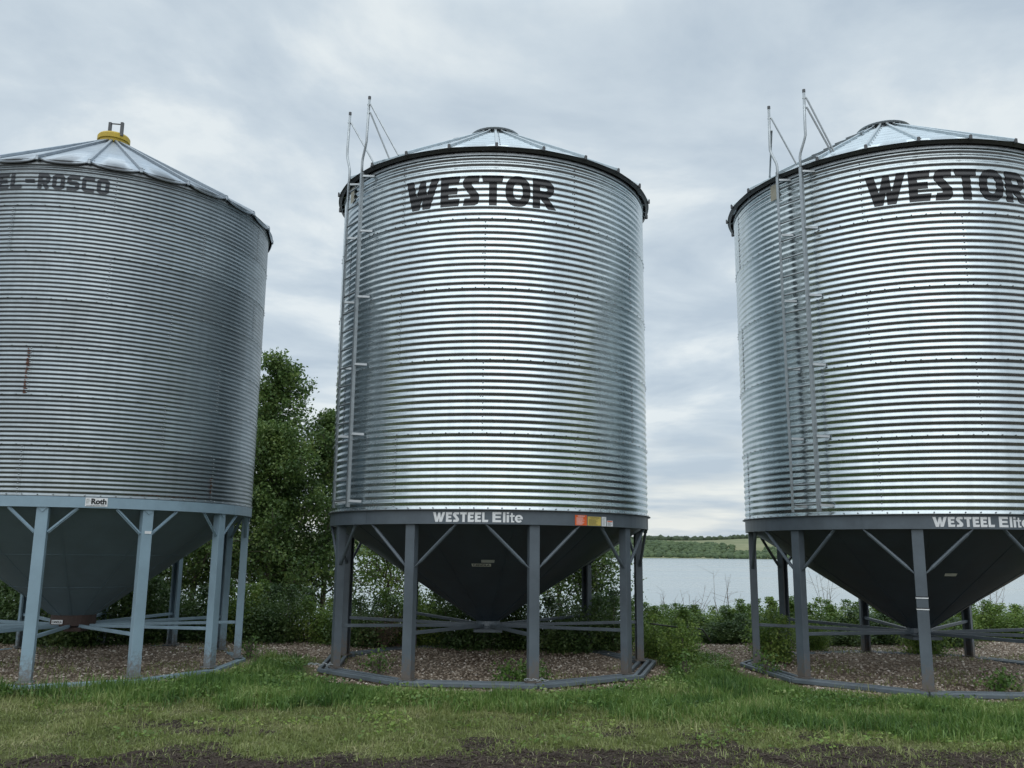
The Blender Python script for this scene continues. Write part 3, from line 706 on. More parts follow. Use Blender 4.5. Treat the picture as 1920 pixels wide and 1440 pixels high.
        for zz in [zt+.13]+[zt+h*k+.06 for k in range(1, nr)]+[wtop-.10]:
            for sx in (-1, 1):
                b_ = MB(); x = sx*hw+.02; b_.bar((x, -rl_+.005, zz), (x+.13, -math.sqrt(max(.1, (RW+.015)**2-(x+.13)**2)), zz-.01), .035, .006)
                b_.bar((x, -rl_+.005, zz+.02), (x+.13, -math.sqrt(max(.1, (RW+.015)**2-(x+.13)**2)), zz+.01), .006, .03)
                b_.build('ladder_bracket', M['galv_part'], lo_)
        for sx in (-1, 1):
            x = sx*hw; xo = x+sx*.125; yb = -rl_
            b_ = MB(); pts = [(x, yb, wtop-.35), (x, yb, wtop+.16), (x+sx*.012, yb-.0, wtop+.22), (x+sx*.10, yb, wtop+.42), (xo, yb, wtop+.50), (xo, yb+.0, wtop+.62), (xo, yb+.02, wtop+1.26)]
            b_.tube(pts, .021, 10); hr = b_.build('handrail', M['galv_part'], lo_, smooth=True)
            b_ = MB(); b_.tube([(xo, yb+.02, wtop+1.25), (xo, yb+.02, wtop+1.30)], .025, 10); b_.build('end_plug', M['galv_dark'], lo_)
            for (zz, pa, rr_) in P['hbr'][sx]:
                t_ = (r0-rr_)/(r0-r1); end = Matrix.Rotation(-R_(La), 4, 'Z') @ cp(pa, rr_, z0+(z1-z0)*t_+.03)
                b_ = MB(); st_ = Vector((xo+.03, yb+.03, wtop+zz)); b_.bar((xo-.02, yb, wtop+zz), st_, .03, .02); b_.tube([st_, end], .015, 6)
                b_.bar(st_, st_+(end-st_)*.05, .03, .008); b_.bar(end-(end-st_)*.04, end, .035, .008)
                b_.build('handrail_brace', M['galv_part'], lo_)
        put_rect('inspection_plate', P['plate'][0], P['plate'][0]+3.6, P['plate'][1], P['plate'][1]+.27, lambda z: RW+A, RW, M['tan'], root, off=.02)
    return root, crad

wallrad = lambda zt, A, p, h, nr: (lambda z: RW+corr((z-zt) % h, A, p)+.0065)
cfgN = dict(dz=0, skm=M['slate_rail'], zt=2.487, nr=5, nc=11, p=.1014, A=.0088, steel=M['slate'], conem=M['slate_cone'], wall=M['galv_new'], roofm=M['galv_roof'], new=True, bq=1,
    eave=(2.86, 8.095), cap=(.43, 9.53), rib0=1.8, rsteps=8, bulge=0.0, step_phi=-48, zb=2.272, flange=.055, splices=(-42, 75, 160), zc=.72, rc=.20,
    leg0=-24.5, nl=9, rl=2.70, brz=1.66, bra=15.4, spz=.70, sptilt=-.01, hubr=.20, skid=(.20, .085, -.07), ladder=-52.8,
    seams=[-31.3, -2.0, -31.3, -2.0, -31.3], plate=(-62.4, 7.74),
    hbr={-1: [(1.10, -49.7, 2.6)], 1: [(1.15, -36.4, 2.6), (1.0, -41.1, 2.6)]})
c = dict(cfgN)
binC, cradC = make_bin('grain_bin', 'bright corrugated steel hopper bin in the middle with the full bold WESTOR name', BC, c)
c = dict(cfgN); c.update(dz=-.014, rib0=.8, leg0=-22.5, ladder=-54.2, seams=[-32.4, -2.6, -32.8, -3.0, -32.4], splices=(-38, 90, 170), plate=(-64.8, 7.74), step_phi=-50,
    hbr={-1: [(1.08, -55.3, 2.6), (.85, -69, 2.6)], 1: [(1.15, -40.6, 2.6), (.98, -41.5, 2.6)]})
binR, cradR = make_bin('grain_bin', 'bright corrugated steel hopper bin at the right with the black name cut by the frame', BR, c)
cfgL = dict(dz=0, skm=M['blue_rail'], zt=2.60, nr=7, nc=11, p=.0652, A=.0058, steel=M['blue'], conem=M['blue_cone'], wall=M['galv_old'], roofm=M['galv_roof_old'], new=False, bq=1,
    eave=(2.80, 7.625), cap=(.245, 9.13), apex=-.12, rib0=2.2, rsteps=2, bulge=.075, step_phi=-50, zb=2.44, flange=.004, splices=(-40, 80), zc=.78, rc=.33,
    leg0=14.0, nl=12, rl=2.715, brz=2.09, bra=9.6, spz=.64, sptilt=.02, hubr=.10, skid=(.06, .0), skz=.004, ladder=None,
    seams=[6.0, 46-60, 5.4, 45.4, 25.2, -5, 25.0], plate=None, hbr=None)
cfgL['seams'] = [6.0, -14.2, 5.6, -14.5, 25.4, -5.0, 25.0]
binL, cradL = make_bin('grain_bin', 'weathered dull steel hopper bin on pale blue legs with a yellow roof cap', BL, cfgL)

# print and stickers
wr = wallrad(2.487, .0088, .1014, 11*.1014, 5)
WEST = [('W', -29.4, -17.3), ('E', -16.6, -10.0), ('S', -9.1, -3.6), ('T', -2.9, 4.3), ('O', 4.9, 13.2), ('R', 14.0, 22.0)]
for b_, sh in ((binC, 0), (binR, -1.1)):
    put('name_lettering', [(g, a+sh, c2+sh) for g, a, c2 in WEST], 7.165, .487, wr, RW, M['black_print'], b_)
rg = lambda z: RW+.012
for b_, sh in ((binC, 0), (binR, -1.9)):
    ws = [('W', 4.3), ('E', 2.25), ('S', 2.25), ('T', 2.5), ('E', 2.25), ('E', 2.25), ('L', 2.2)]; a = -16.4+sh; gl = []
    sc_ = 17.4/sum(x[1] for x in ws)
    for ch, wd_ in ws: gl.append((ch, a+.12, a+wd_*sc_-.12)); a += wd_*sc_
    put('name_lettering', gl, 2.300, .140, rg, RW, M['white_print'], b_, step=0)
    put('model_lettering', [('Elite', 2.1+sh, 11.4+sh)], 2.300, .146, rg, RW, M['white_print'], b_, step=0)
def lines(name, phi0, phi1, z0, z1, n_, mat, parent, rad=rg, off=.005):
    bm = bmesh.new(); H = z1-z0
    polys = []
    for i in range(n_):
        y = 1-(i+.7)/n_; ln = random.uniform(.6, .98); polys.append([(0, y), (ln, y), (ln, y+.32/n_), (0, y+.32/n_)])
    me = wrap_polys(polys, phi0, z0, R_(phi1-phi0)*RW, H, rad, RW, off, 0, .1); return link(name, me, mat, parent)
# warning stickers on the middle bin
s1 = put_rect('warning_sticker', 28.8, 33.3, 2.280, 2.432, rg, RW, M['orange'], binC); s1['label'] = 'orange warning sticker'
put_text('sticker_text', 'WARNING', 29.7, 32.4, 2.408, .017, rg, RW, M['white_print'], s1, bold=.02)
lines('sticker_text', 29.3, 32.9, 2.290, 2.398, 7, M['white_print'], s1)
s2 = put_rect('caution_sticker', 33.6, 39.2, 2.282, 2.415, rg, RW, M['yellow_st'], binC); s2['label'] = 'yellow caution sticker'
put_text('sticker_text', 'CAUTION', 34.6, 38.4, 2.388, .017, rg, RW, M['black_print'], s2, bold=.02)
lines('sticker_text', 34.1, 38.8, 2.290, 2.378, 6, M['old_print'], s2)
s3 = put_rect('info_sticker', 39.5, 41.6, 2.278, 2.418, rg, RW, M['white_print'], binC); s3['label'] = 'tall white sticker'
lines('sticker_text', 39.8, 41.3, 2.29, 2.40, 7, M['paper'], s3)
s4 = put_rect('small_sticker', 41.9, 44.8, 2.278, 2.365, rg, RW, M['white_print'], binC); s4['label'] = 'small white sticker with a red heading'
put_rect('sticker_heading', 42.1, 44.6, 2.345, 2.360, rg, RW, M['orange'], s4, off=.005)
lines('sticker_text', 42.2, 44.5, 2.285, 2.340, 4, M['old_print'], s4)
# crop sign on the middle cone, a worn label above it
cr_ = cradC
pl = put_rect('crop_sign', -7.8, 2.3, 1.652, 1.696, lambda z: cr_(z), 1.66, M['sign'], binC, off=.012)
put_text('sign_text', 'CANOLA', -7.2, 1.7, 1.659, .030, lambda z: cr_(z), 1.66, M['black_print'], pl, bold=.04, off=.016)
pl2 = put_rect('worn_label', -2.6, 3.9, 1.712, 1.756, lambda z: cr_(z), 1.72, M['paper'], binC, off=.012)
lines('sign_text', -6.9, -3.9, 1.706, 1.738, 2, M['old_print'], pl2, rad=lambda z: cr_(z)-1.0, off=1.016) if False else None
cR_ = cradR
put_rect('paper_label', -9.2, -3.1, 1.598, 1.640, lambda z: cR_(z), 1.6, M['sign'], binR, off=.012)
# old bin: name, maker sign, crop sign, rust
wl = wallrad(2.60, .0058, .0652, 11*.0652, 7)
def put2(name, word, phi_end, z0, h, mat, parent):
    wdt = 3.62; gap = .72; a = phi_end-(wdt+gap)*len(word)+gap; bmall = bmesh.new()
    for ch in word:
        me = wrap_polys(G2[ch], a, z0, R_(wdt)*RW, h, wl, RW, .003, .009, .06); bmall.from_mesh(me); bpy.data.meshes.remove(me); a += wdt+gap
    me = bpy.data.meshes.new(name); bmall.to_mesh(me); bmall.free(); return link(name, me, mat, parent)
put2('name_lettering', 'WESTEEL-ROSCO', 23.5, 7.165, .243, M['old_print'], binL)
rL = lambda z: RW+.012
sg = put_rect('maker_sign', 25.4, 31.5, 2.462, 2.586, rL, RW, M['white_print'], binL, off=.006); sg['label'] = 'white sign reading Roth'
put_text('sign_text', 'Roth', 27.0, 31.2, 2.492, .082, rL, RW, M['black_print'], sg, bold=.045, off=.009)
put_text('sign_text', 'enterprises inc.', 25.7, 31.0, 2.468, .014, rL, RW, M['black_print'], sg, bold=.02, off=.009)
lg = wrap_polys(stroke([(0, 0), (0, .95), (.6, .95)], .14, .8)+stroke([(.3, 0), (.3, .6), (.9, .6)], .12, .8), 25.8, 2.50, R_(1.15)*RW, .066, rL, RW, .009, 0, .1); link('sign_logo', lg, M['paper'], sg)
b_ = MB(); b_.box(-.155, .02, -.375, -.36, .655, .72); cs = b_.build('crop_sign', M['white_print'], binL, rz=0); cs.location = (-.02, 0, 0)
me0 = text_polys_mesh('CANOLA', .035); co = np.array([v.co[:] for v in me0.vertices]); mn, mxx = co.min(0), co.max(0)
for v in me0.vertices: v.co = Vector((-.148+(v.co.x-mn[0])/(mxx[0]-mn[0])*.158, -.378, .668+(v.co.y-mn[1])/(mxx[1]-mn[1])*.038))
link('sign_text', me0, M['black_print'], cs)
# rust along one sheet seam and above the blue ring
def rust_strip(phi0, phi1, z0, z1, ragx, parent, n_=14):
    polys = []
    for i in range(n_):
        y = (i+random.uniform(.0, .35))/n_; a0 = random.uniform(0, .3*ragx); a1 = 1-random.uniform(0, .5*ragx); hh = random.uniform(.5, .95)/n_
        polys.append([(a0, y+hh*.2), (a0+(a1-a0)*.4, y), (a1, y+hh*.3), (a1-.1, y+hh*.8), (a0+.2*(a1-a0), y+hh)])
    me = wrap_polys(polys, phi0, z0, R_(phi1-phi0)*RW, z1-z0, wl, RW, .0085, .008, .06); return link('rust_stain', me, M['rust'], parent)
rust_strip(5.0, 6.3, 4.05, 4.72, 1.0, binL, 22); rust_strip(65.2, 66.2, 2.66, 3.0, 1.2, binL, 9)
def rust_run(phi0, phi1, z0, z1, n_, parent):
    polys = []
    for i in range(n_):
        x = i/n_+random.uniform(0, .5/n_); wd_ = random.uniform(.3, 1.3)/n_; y = random.uniform(0, .6); polys.append([(x, y), (x+wd_*.6, y-.02), (x+wd_, y+.2), (x+wd_*.4, y+.35)])
    me = wrap_polys(polys, phi0, z0, R_(phi1-phi0)*RW, z1-z0, wl, RW, .0085, .008, .06); link('rust_stain', me, M['rust'], parent)
rust_run(36, 60, 2.635, 2.665, 22, binL)
# tape bands on the front leg of the right bin, small tag on a leg of the left bin
leg_r = cp(17.5, 2.70, 0)
for zz in (1.31, 1.155):
    for nm, mt, dz_, hh in (('tape_band', M['black_print'], .012, .012), ('tape_band', M['white_print'], -.006, .014)):
        b_ = MB(); b_.box(-.082, .082, -2.705, -2.575, zz+dz_, zz+dz_+hh); b_.build(nm, mt, binR, rz=R_(-22.5))
b_ = MB(); b_.box(-.035, .06, -2.722, -2.717, 2.09, 2.13); b_.build('tag_plate', M['white_print'], binL, rz=R_(44.0))
put_text('tag_text', 'JKB', 43.9, 44.9, 2.10, .02, lambda z: 2.722, 2.722, M['black_print'], binL, .02, .001) if False else None

# chains round two feet of the middle bin, cable beside it
def chain(loc, n_, label):
    b_ = MB(); x = 0
    for i in range(n_):
        px_ = i*.028-.5*n_*.028; z = .028+.012*math.sin(i*1.7); yv = .03*math.sin(i*.9)
        lk = [(px_+.02*math.cos(t_), yv+(.011*math.sin(t_) if i % 2 else 0), z+(0 if i % 2 else .011*math.sin(t_))) for t_ in np.linspace(0, 2*math.pi, 9)]
        b_.tube(lk, .0045, 5, cap=False)
    o = b_.build('chain', M['galv_part'], None, loc, smooth=True); return tag(o, label, 'chain', 'chains at the feet of the middle bin')
p_ = cp(-64.5, 2.86, 0); chain((BC[0]+p_.x, BC[1]+p_.y, .09), 14, 'short steel chain lying at the leftmost front foot of the middle bin')
p_ = cp(15.5, 2.86, 0); chain((BC[0]+p_.x, BC[1]+p_.y, .09), 12, 'short steel chain at the second front foot from the right of the middle bin')
b_ = MB(); b_.tube([(2.40, 15.75, .70), (2.5, 15.72, .69), (2.75, 15.8, .655), (2.95, 15.95, .62), (3.2, 16.2, .61), (3.45, 16.5, .55), (3.7, 17.0, .3)], .014, 6)
tag(b_.build('black_cable', M['rubber'], None, smooth=True), 'black cable running from the rear right leg of the middle bin into the shrubs', 'cable')

# ------------------------------------------------------------------ vegetation
def leaf_cloud(P, size, up=.35, aspect=.62):
    n_ = len(P); d = rng.normal(0, 1, (n_, 3)); d /= np.linalg.norm(d, axis=1)[:, None]
    nn = rng.normal(0, 1, (n_, 3)); nn[:, 2] += up*2; a = d-(np.sum(d*nn, 1)/np.sum(nn*nn, 1))[:, None]*nn; a /= np.linalg.norm(a, axis=1)[:, None]+1e-9
    nn /= np.linalg.norm(nn, axis=1)[:, None]; b_ = np.cross(nn, a); s = size*rng.uniform(.6, 1.35, (n_, 1))
    V = np.stack([P-a*s*.5, P+b_*s*aspect*.5+nn*s*.06, P+a*s*.5, P-b_*s*aspect*.5+nn*s*.06], 1).reshape(-1, 3)
    F = np.arange(n_*4).reshape(-1, 4); return V, F
def grow_tree(h, spread, nl, seed, trunk_r=.09, base=.15):
    rs = random.Random(seed); segs = MB(); tips = []
    stems = rs.choice([1, 2]); 
    for st in range(stems):
        lean = Vector((rs.uniform(-.12, .12), rs.uniform(-.12, .12), 0))*h; pts = []; x0 = Vector((rs.uniform(-.15, .15)*st, rs.uniform(-.15, .15)*st, 0)); hh = h*(1 if st == 0 else .8)
        for i in range(9): t_ = i/8; pts.append(x0+lean*t_*t_+Vector((rs.uniform(-.06, .06), rs.uniform(-.06, .06), hh*.94*t_)))
        segs.tube(pts, trunk_r, 7, rr=[trunk_r*(1-.9*i/8) for i in range(9)])
        for k in range(nl):
            t_ = base+(1-base)*((k+rs.random())/nl); p0 = pts[min(7, int(t_*8))].lerp(pts[min(8, int(t_*8)+1)], (t_*8) % 1)
            az = k*2.4+rs.uniform(-.5, .5); ln = spread*(1.05-.75*t_**1.5)*rs.uniform(.65, 1.15); el = rs.uniform(.15, .6)+t_*.5
            d = Vector((math.cos(az)*math.cos(el), math.sin(az)*math.cos(el), math.sin(el)))
            q = [p0+d*ln*s_+Vector((0, 0, .12*ln*s_*s_)) for s_ in (0, .35, .7, 1)]
            r_ = trunk_r*.35*(1-t_*.6); segs.tube(q, r_, 5, rr=[r_, r_*.7, r_*.4, r_*.12])
            for s_ in (.35, .5, .62, .75, .88, 1.0):
                c_2 = q[0].lerp(q[3], s_); tips.append((c_2, .16+.20*ln/spread))
                for _ in range(2):
                    e_ = c_2+Vector((rs.gauss(0, 1), rs.gauss(0, 1), rs.gauss(0, .6)+.2))*ln*.22; segs.tube([c_2, e_], .006, 4, rr=[.009, .003]); tips.append((e_, .15+.12*rs.random()))
    return segs, tips
def tree_meshes(h, spread, nl, seed, nleaf, leaf, mat, trunk_r=.09, base=.15, clump=1.0):
    segs, tips = grow_tree(h, spread, nl, seed, trunk_r, base)
    C_ = np.array([t_[0][:] for t_ in tips]); S_ = np.array([t_[1] for t_ in tips])*clump
    k = rng.integers(0, len(C_), nleaf); P = C_[k]+np.clip(rng.normal(0, 1, (nleaf, 3)), -1.7, 1.7)*S_[k][:, None]*np.array([1, 1, .75])
    P[:, 2] = np.maximum(P[:, 2], .05)
    V, F = leaf_cloud(P, leaf); me = mesh_np('crown', V, F); me.materials.append(mat)
    tm = bpy.data.meshes.new('trunk'); tm.from_pydata(segs.V, [], segs.F); tm.materials.append(M['bark'])
    for p in tm.polygons: p.use_smooth = True
    return tm, me
def place(name, cat, label, meshes, x, y, z, sc, rz, group, parts=('trunk', 'crown')):
    r = thing(name, label, cat, (x, y, z), group); r.rotation_euler.z = rz; r.scale = sc if isinstance(sc, tuple) else (sc,)*3
    for nm, me in zip(parts, meshes): link(nm, me, None, r)
    return r
TV = [tree_meshes(7.3, 1.75, 26, 3, 30000, .090, M['leaf_dark'], .10, .06, .85), tree_meshes(6.0, 1.95, 28, 8, 32000, .090, M['leaf_dark'], .085, .05, .85),
      tree_meshes(5.6, 1.9, 24, 21, 30000, .095, M['leaf_dark'], .09, .05, .9), tree_meshes(3.0, 1.15, 16, 5, 8500, .085, M['leaf_dark'], .05, .08, .9), tree_meshes(2.7, 1.2, 14, 9, 3400, .08, M['leaf_bush'], .045, .2, .8)]
g_ = 'trees along the lake bank'
T = [(0, -6.55, 24.0, 1.0, .3, 'tallest leafy tree, its crown rising between the left and middle bins'),
     (1, -4.95, 24.2, .98, 2.1, 'slimmer leafy tree close to the left side of the middle bin'),
     (2, -5.9, 22.4, .86, 1.0, 'dense dark tree filling the gap below the tallest crown'),
     (2, -8.0, 23.2, .95, 4.0, 'broad tree behind the right legs of the left bin'),
     (1, -9.9, 23.6, .9, 5.1, 'tree behind the middle of the left bin, seen between its legs'),
     (2, -11.9, 23.0, .9, 2.7, 'tree behind the left legs of the left bin'),
     (1, -13.8, 23.6, .95, .9, 'tree at the left frame edge behind the left bin'),
     (3, 1.85, 20.6, .84, 1.2, 'small leafy tree seen under the right side of the middle bin'),
     (4, 1.2, 21.6, .95, 3.9, 'thin small tree behind the cone of the middle bin'),
     (4, -2.9, 22.0, 1.0, 5.0, 'sparse small tree seen under the left side of the middle bin')]
for v, x, y, s, rz, lb in T: place('leafy_tree', 'tree', lb, TV[v], x, y, float(land_h(np.array(x), np.array(y))), s, rz, g_)

def shrub_meshes(h, w_, seed, nleaf, leaf, mat, shoots=6, stems_n=9):
    rs = random.Random(seed); rn = np.random.default_rng(seed); segs = MB(); C_ = []; S_ = []
    for k in range(stems_n+shoots):
        az = rs.uniform(0, 6.28); rr_ = w_*.5*math.sqrt(rs.random()); sh = k >= stems_n
        hh = h*(rs.uniform(1.0, 1.25) if sh else rs.uniform(.6, .98)*(1-.35*(rr_/(w_*.5))**2)); e_ = Vector((math.cos(az)*rr_, math.sin(az)*rr_, hh)); b0 = Vector((math.cos(az)*rr_*.25, math.sin(az)*rr_*.25, 0))
        segs.tube([b0, b0.lerp(e_, .5)+Vector((rs.uniform(-.05, .05), rs.uniform(-.05, .05), .05)), e_], .01, 5, rr=[.014, .009, .003])
        for q in range(7):
            t_ = .12+.88*q/6; p = b0.lerp(e_, t_); C_.append(p[:]); S_.append((.05 if sh and t_ > .75 else .17)*(.6+.5*w_))
    C_ = np.array(C_); S_ = np.array(S_); k = rn.integers(0, len(C_), nleaf); P = C_[k]+np.clip(rn.normal(0, 1, (nleaf, 3)), -1.6, 1.6)*S_[k][:, None]*np.array([1, 1, .8]); P[:, 2] = np.abs(P[:, 2])+.02
    V, F = leaf_cloud(P, leaf, .45); me = mesh_np('foliage', V, F); me.materials.append(mat)
    tm = bpy.data.meshes.new('stems'); tm.from_pydata(segs.V, [], segs.F); tm.materials.append(M['bark']); return tm, me
SV = [shrub_meshes(1.0, 1.5, 1, 14000, .06, M['leaf_bush']), shrub_meshes(1.0, 1.3, 2, 13000, .06, M['leaf_bush'], 9), shrub_meshes(.9, 1.7, 3, 11500, .062, M['leaf_deep'], 4), shrub_meshes(1.0, 1.2, 4, 9500, .06, M['leaf_deep'], 7), shrub_meshes(.7, .8, 6, 5200, .05, M['leaf_bush'], 5)]
gs = 'shrubs growing along the lake bank'
S = [ # variant, x, y, scale, label
 (0, 3.95, 20.5, 0.55, 'green shrub just right of the middle bin, where the cable ends'),
 (1, 4.75, 20.9, 0.60, 'green shrub midway between the middle and right bins, with bare shoots above'),
 (3, 4.35, 19.7, 0.43, 'low dark green shrub in front of the gap between the middle and right bins'),
 (0, 5.6, 20.8, 0.70, 'bright green shrub left of the outermost leg of the right bin'),
 (2, 5.3, 19.9, 0.52, 'dark low shrub beside the leftmost leg of the right bin'),
 (1, 6.45, 20.9, 0.71, 'leafy shrub seen between the left legs of the right bin'),
 (0, 7.3, 20.6, 0.71, 'leafy shrub behind the left slope of the right cone'),
 (2, 7.9, 20.0, 0.59, 'dark shrub behind the tip of the right cone'),
 (1, 8.7, 20.8, 0.64, 'shrub behind the rear legs of the right bin'),
 (0, 9.7, 20.8, 0.59, 'shrub right of the tip of the right cone against the water'),
 (3, 9.2, 19.3, 0.50, 'dark green low shrub in the shade right of the right cone tip'),
 (1, 10.7, 21.0, 0.69, 'shrub against the lake at the right frame edge'),
 (0, 11.7, 21.2, 0.73, 'tall shrub cut by the right frame edge'),
 (2, 6.7, 19.6, 0.50, 'dark shrub low under the left side of the right cone'),
 (0, 3.1, 20.0, .6, 'shrub behind the rear right leg of the middle bin'),
 (2, -2.7, 18.45, .80, 'dark bush under the left side of the middle cone'),
 (0, -1.9, 18.75, .92, 'lighter green bush left of the middle cone tip'),
 (2, -.9, 18.05, .98, 'dark bush right behind the middle cone tip'),
 (3, .1, 18.15, .85, 'dark bush under the middle cone just right of its tip'),
 (2, 1.1, 17.85, .82, 'dark broad bush under the right half of the middle cone'),
 (3, 2.0, 17.95, .85, 'dark bush by the rear right legs of the middle bin'),
 (1, -3.6, 18.85, .78, 'bush behind the leftmost legs of the middle bin'),
 (2, -4.7, 19.15, 1.0, 'dark bush in the gap between left and middle bins, nearer the middle'),
 (1, -5.7, 19.25, 1.0, 'green bush in the gap between left and middle bins, nearer the left'),
 (2, -6.6, 18.85, 1.02, 'dark bush behind the rightmost leg of the left bin'),
 (3, -7.5, 18.45, 1.1, 'dark bush right of the spout of the left bin'),
 (2, -8.5, 18.05, 1.05, 'dark bush directly behind the spout of the left bin'),
 (3, -9.5, 18.25, 1.12, 'dark bush left of the spout of the left bin'),
 (2, -10.7, 18.25, 1.1, 'dark bush behind the left legs of the left bin'),
 (0, -12.0, 18.45, 1.0, 'green bush at the left frame edge'),
]
for i, (v, x, y, s, lb) in enumerate(S): place('shrub', 'shrub', lb, SV[v], x, y, 0, (max(s, .92), max(s, .92), s*random.uniform(.92, 1.1)), i*1.9, gs, ('stems', 'foliage'))
S2_ = [(4, 2.62, 16.9, .85, 'bright green shrub standing against the rear right leg of the middle bin'),
 (4, 2.95, 15.9, .85, 'small green shrub right beside the middle bin, in front of the cable'),
 (4, 4.75, 16.6, 1.0, 'upright green shrub between the two leftmost legs of the right bin'),
 (4, 5.95, 18.3, .75, 'small bright shrub under the left side of the right bin'),
 (4, 8.05, 17.8, .95, 'rounded light green shrub right of the front leg of the right bin'),
 (4, -1.55, 18.7, .9, 'light green shrub under the left half of the middle cone')]
for i, (v, x, y, s, lb) in enumerate(S2_): place('small_shrub', 'shrub', lb, SV[v], x, y, 0, s, i*2.3+1, 'small shrubs beside the bins', ('stems', 'foliage'))
# dry twiggy bush and bare shoots
def twigs(n_, h, w_, seed, r=.005):
    rs = random.Random(seed); b_ = MB()
    for k in range(n_):
        az = rs.uniform(0, 6.28); rr_ = w_*rs.random(); e_ = Vector((math.cos(az)*rr_, math.sin(az)*rr_, h*rs.uniform(.5, 1.1))); mid = e_*.5+Vector((rs.uniform(-.08, .08), rs.uniform(-.08, .08), .04))
        b_.tube([(0, 0, 0), mid, e_], r, 4, rr=[r*1.3, r, r*.4])
        for _ in range(3): q = mid.lerp(e_, rs.random()); b_.tube([q, q+Vector((rs.gauss(0, .1), rs.gauss(0, .1), rs.uniform(.02, .15)))*h], r*.5, 3, rr=[r*.6, r*.3])
    return b_
dry = thing('dry_bush', 'brown dry twiggy bush beside the leftmost legs of the middle bin', 'bush', (-2.45, 18.0, 0))
twigs(60, .62, .42, 4, .005).build('twigs', M['twig'], dry)
P = rng.normal(0, 1, (900, 3))*np.array([.24, .2, .17])+np.array([0, 0, .28]); P[:, 2] = np.abs(P[:, 2]); V, F = leaf_cloud(P, .035); link('dry_leaves', mesh_np('dry_leaves', V, F), M['leaf_dry'], dry)
for i, (x, y, h, n_, lb) in enumerate([(3.55, 21.2, 1.0, 16, 'grey bare twigs poking above the shrubs right of the middle bin'), (4.15, 21.0, 1.15, 14, 'brown bare twigs between the middle and right bins, nearest the middle one'), (4.95, 21.2, 1.45, 8, 'long slanting bare shoots between the middle and right bins'), (7.35, 21.2, 1.45, 12, 'bare twigs above the shrubs behind the left legs of the right bin'), (11.1, 21.3, 1.5, 14, 'bare twigs against the lake at the right frame edge')]):
    tag(twigs(n_, h, .5, 30+i, .005).build('bare_twigs', M['twig'], None, (x, y, 0)), lb, 'dead twigs', 'bare twigs above the lakeside shrubs')

# ------------------------------------------------------------------ grass, stones, soil clods
def ground_z(x, y): 
    tu, gr = zones(x, y)
    near_ = 1.0
    ro = (fbm(x*4, y*5, 5, .72)-.5)*.08*(1-tu)*(1-gr)+(fbm(x*2.2, y*2.2, 4)-.5)*.07*(1-gr*.7)
    return ro-.03+.06*sstep(y, 15.6, 17.4)
def blades(x, y, hgt, wid, lean, name, mat, label, flatness=0.0):
    n_ = len(x); z = ground_z(x, y)-.005; az = rng.uniform(0, 6.283, n_); ln = lean*np.abs(rng.normal(0, 1, n_))
    d = np.stack([np.cos(az), np.sin(az)], -1); pz = np.stack([-d[:, 1], d[:, 0]], -1)
    tw = rng.uniform(0, 6.283, n_); pz = np.stack([np.cos(tw), np.sin(tw)], -1)
    base = np.stack([x, y], -1); V = np.zeros((n_, 5, 3), np.float32); w_ = (wid*rng.uniform(.6, 1.4, n_))[:, None]
    mid = base+d*(ln*hgt*.35)[:, None]; tip = base+d*(ln*hgt*1.1)[:, None]
    V[:, 0, :2] = base-pz*w_*.5; V[:, 1, :2] = base+pz*w_*.5; V[:, 2, :2] = mid+pz*w_*.42; V[:, 3, :2] = mid-pz*w_*.42; V[:, 4, :2] = tip
    ch = hgt/np.sqrt(1+ln*ln)
    V[:, 0, 2] = z; V[:, 1, 2] = z; V[:, 2, 2] = z+ch*.6; V[:, 3, 2] = z+ch*.6; V[:, 4, 2] = z+ch*(1-.25*np.minimum(ln, 1.5))
    b0 = np.arange(n_)[:, None]*5
    F = np.concatenate([b0+np.array([[0, 1, 2]]), b0+np.array([[0, 2, 3]]), b0+np.array([[3, 2, 4]])], 0)
    return tag(link(name, mesh_np(name, V.reshape(-1, 3), F), mat), label, 'grass', kind='stuff')
def fan(n_, y0, y1):
    y = np.sqrt(rng.uniform(y0*y0, y1*y1, n_)); x = rng.uniform(-1, 1, n_)*(y*.60+.4); return x, y
def bindist(x, y): return np.min([np.hypot(x-cx, y-cy) for cx, cy in (BC, BR, BL)], 0)
# cut olive turf
x, y = fan(330000, 8.0, 13.2); tu, gr = zones(x, y)
k = (rng.random(len(x)) < tu*(.35+.65*sstep(fbm(x*1.5+9, y*2.5, 3), .35, .6))*(1-.85*sstep(y, 11.7, 12.7))) | (rng.random(len(x)) < .10*sstep(fbm(x*2.3+4, y*3.3, 3), .42, .58)+.02)
x, y = x[k], y[k]; blades(x, y, rng.uniform(.015, .07, len(x))*(.3+1.5*fbm(x*2.6, y*3.6, 3)), .0095, 1.5, 'cut_grass', M['grass_short'], 'short olive mown grass between the dirt and the lush weeds')
# lush weeds in front of and between the bins
def lush_w(x, y):
    n_ = fbm(x*.8+31, y*.8, 3)-.5; d = bindist(x, y)
    f_ = 11.4-1.2*sstep(x, .3, 3.0)+.25*sstep(-x, 3, 6); c_ = (fbm(x*2.1+11, y*2.1+5, 3)-.5)*1.6
    w_ = sstep(y+n_*2.2+c_, f_-.35, f_+.5)*(1-sstep(y+n_*2.4, 16.2, 17.2)); w_ = w_*np.maximum(sstep(d, 3.0, 3.2)*(1-.45*(d < 3.5)*(x > -3.6)*sstep(fbm(x*2.7+60, y*2.7, 3), .42, .55)), .8*(y < 14.6)*(x < -4.2)*sstep(n_+c_*.4, .02, .12)*sstep(d, 2.62, 2.8))
    inside = .05*(d < 2.9); return w_
x, y = fan(380000, 9.8, 17.2); wv = lush_w(x, y); k = rng.random(len(x)) < wv*(.3+.7*sstep(fbm(x*2, y*2, 3), .3, .55)); x, y = x[k], y[k]
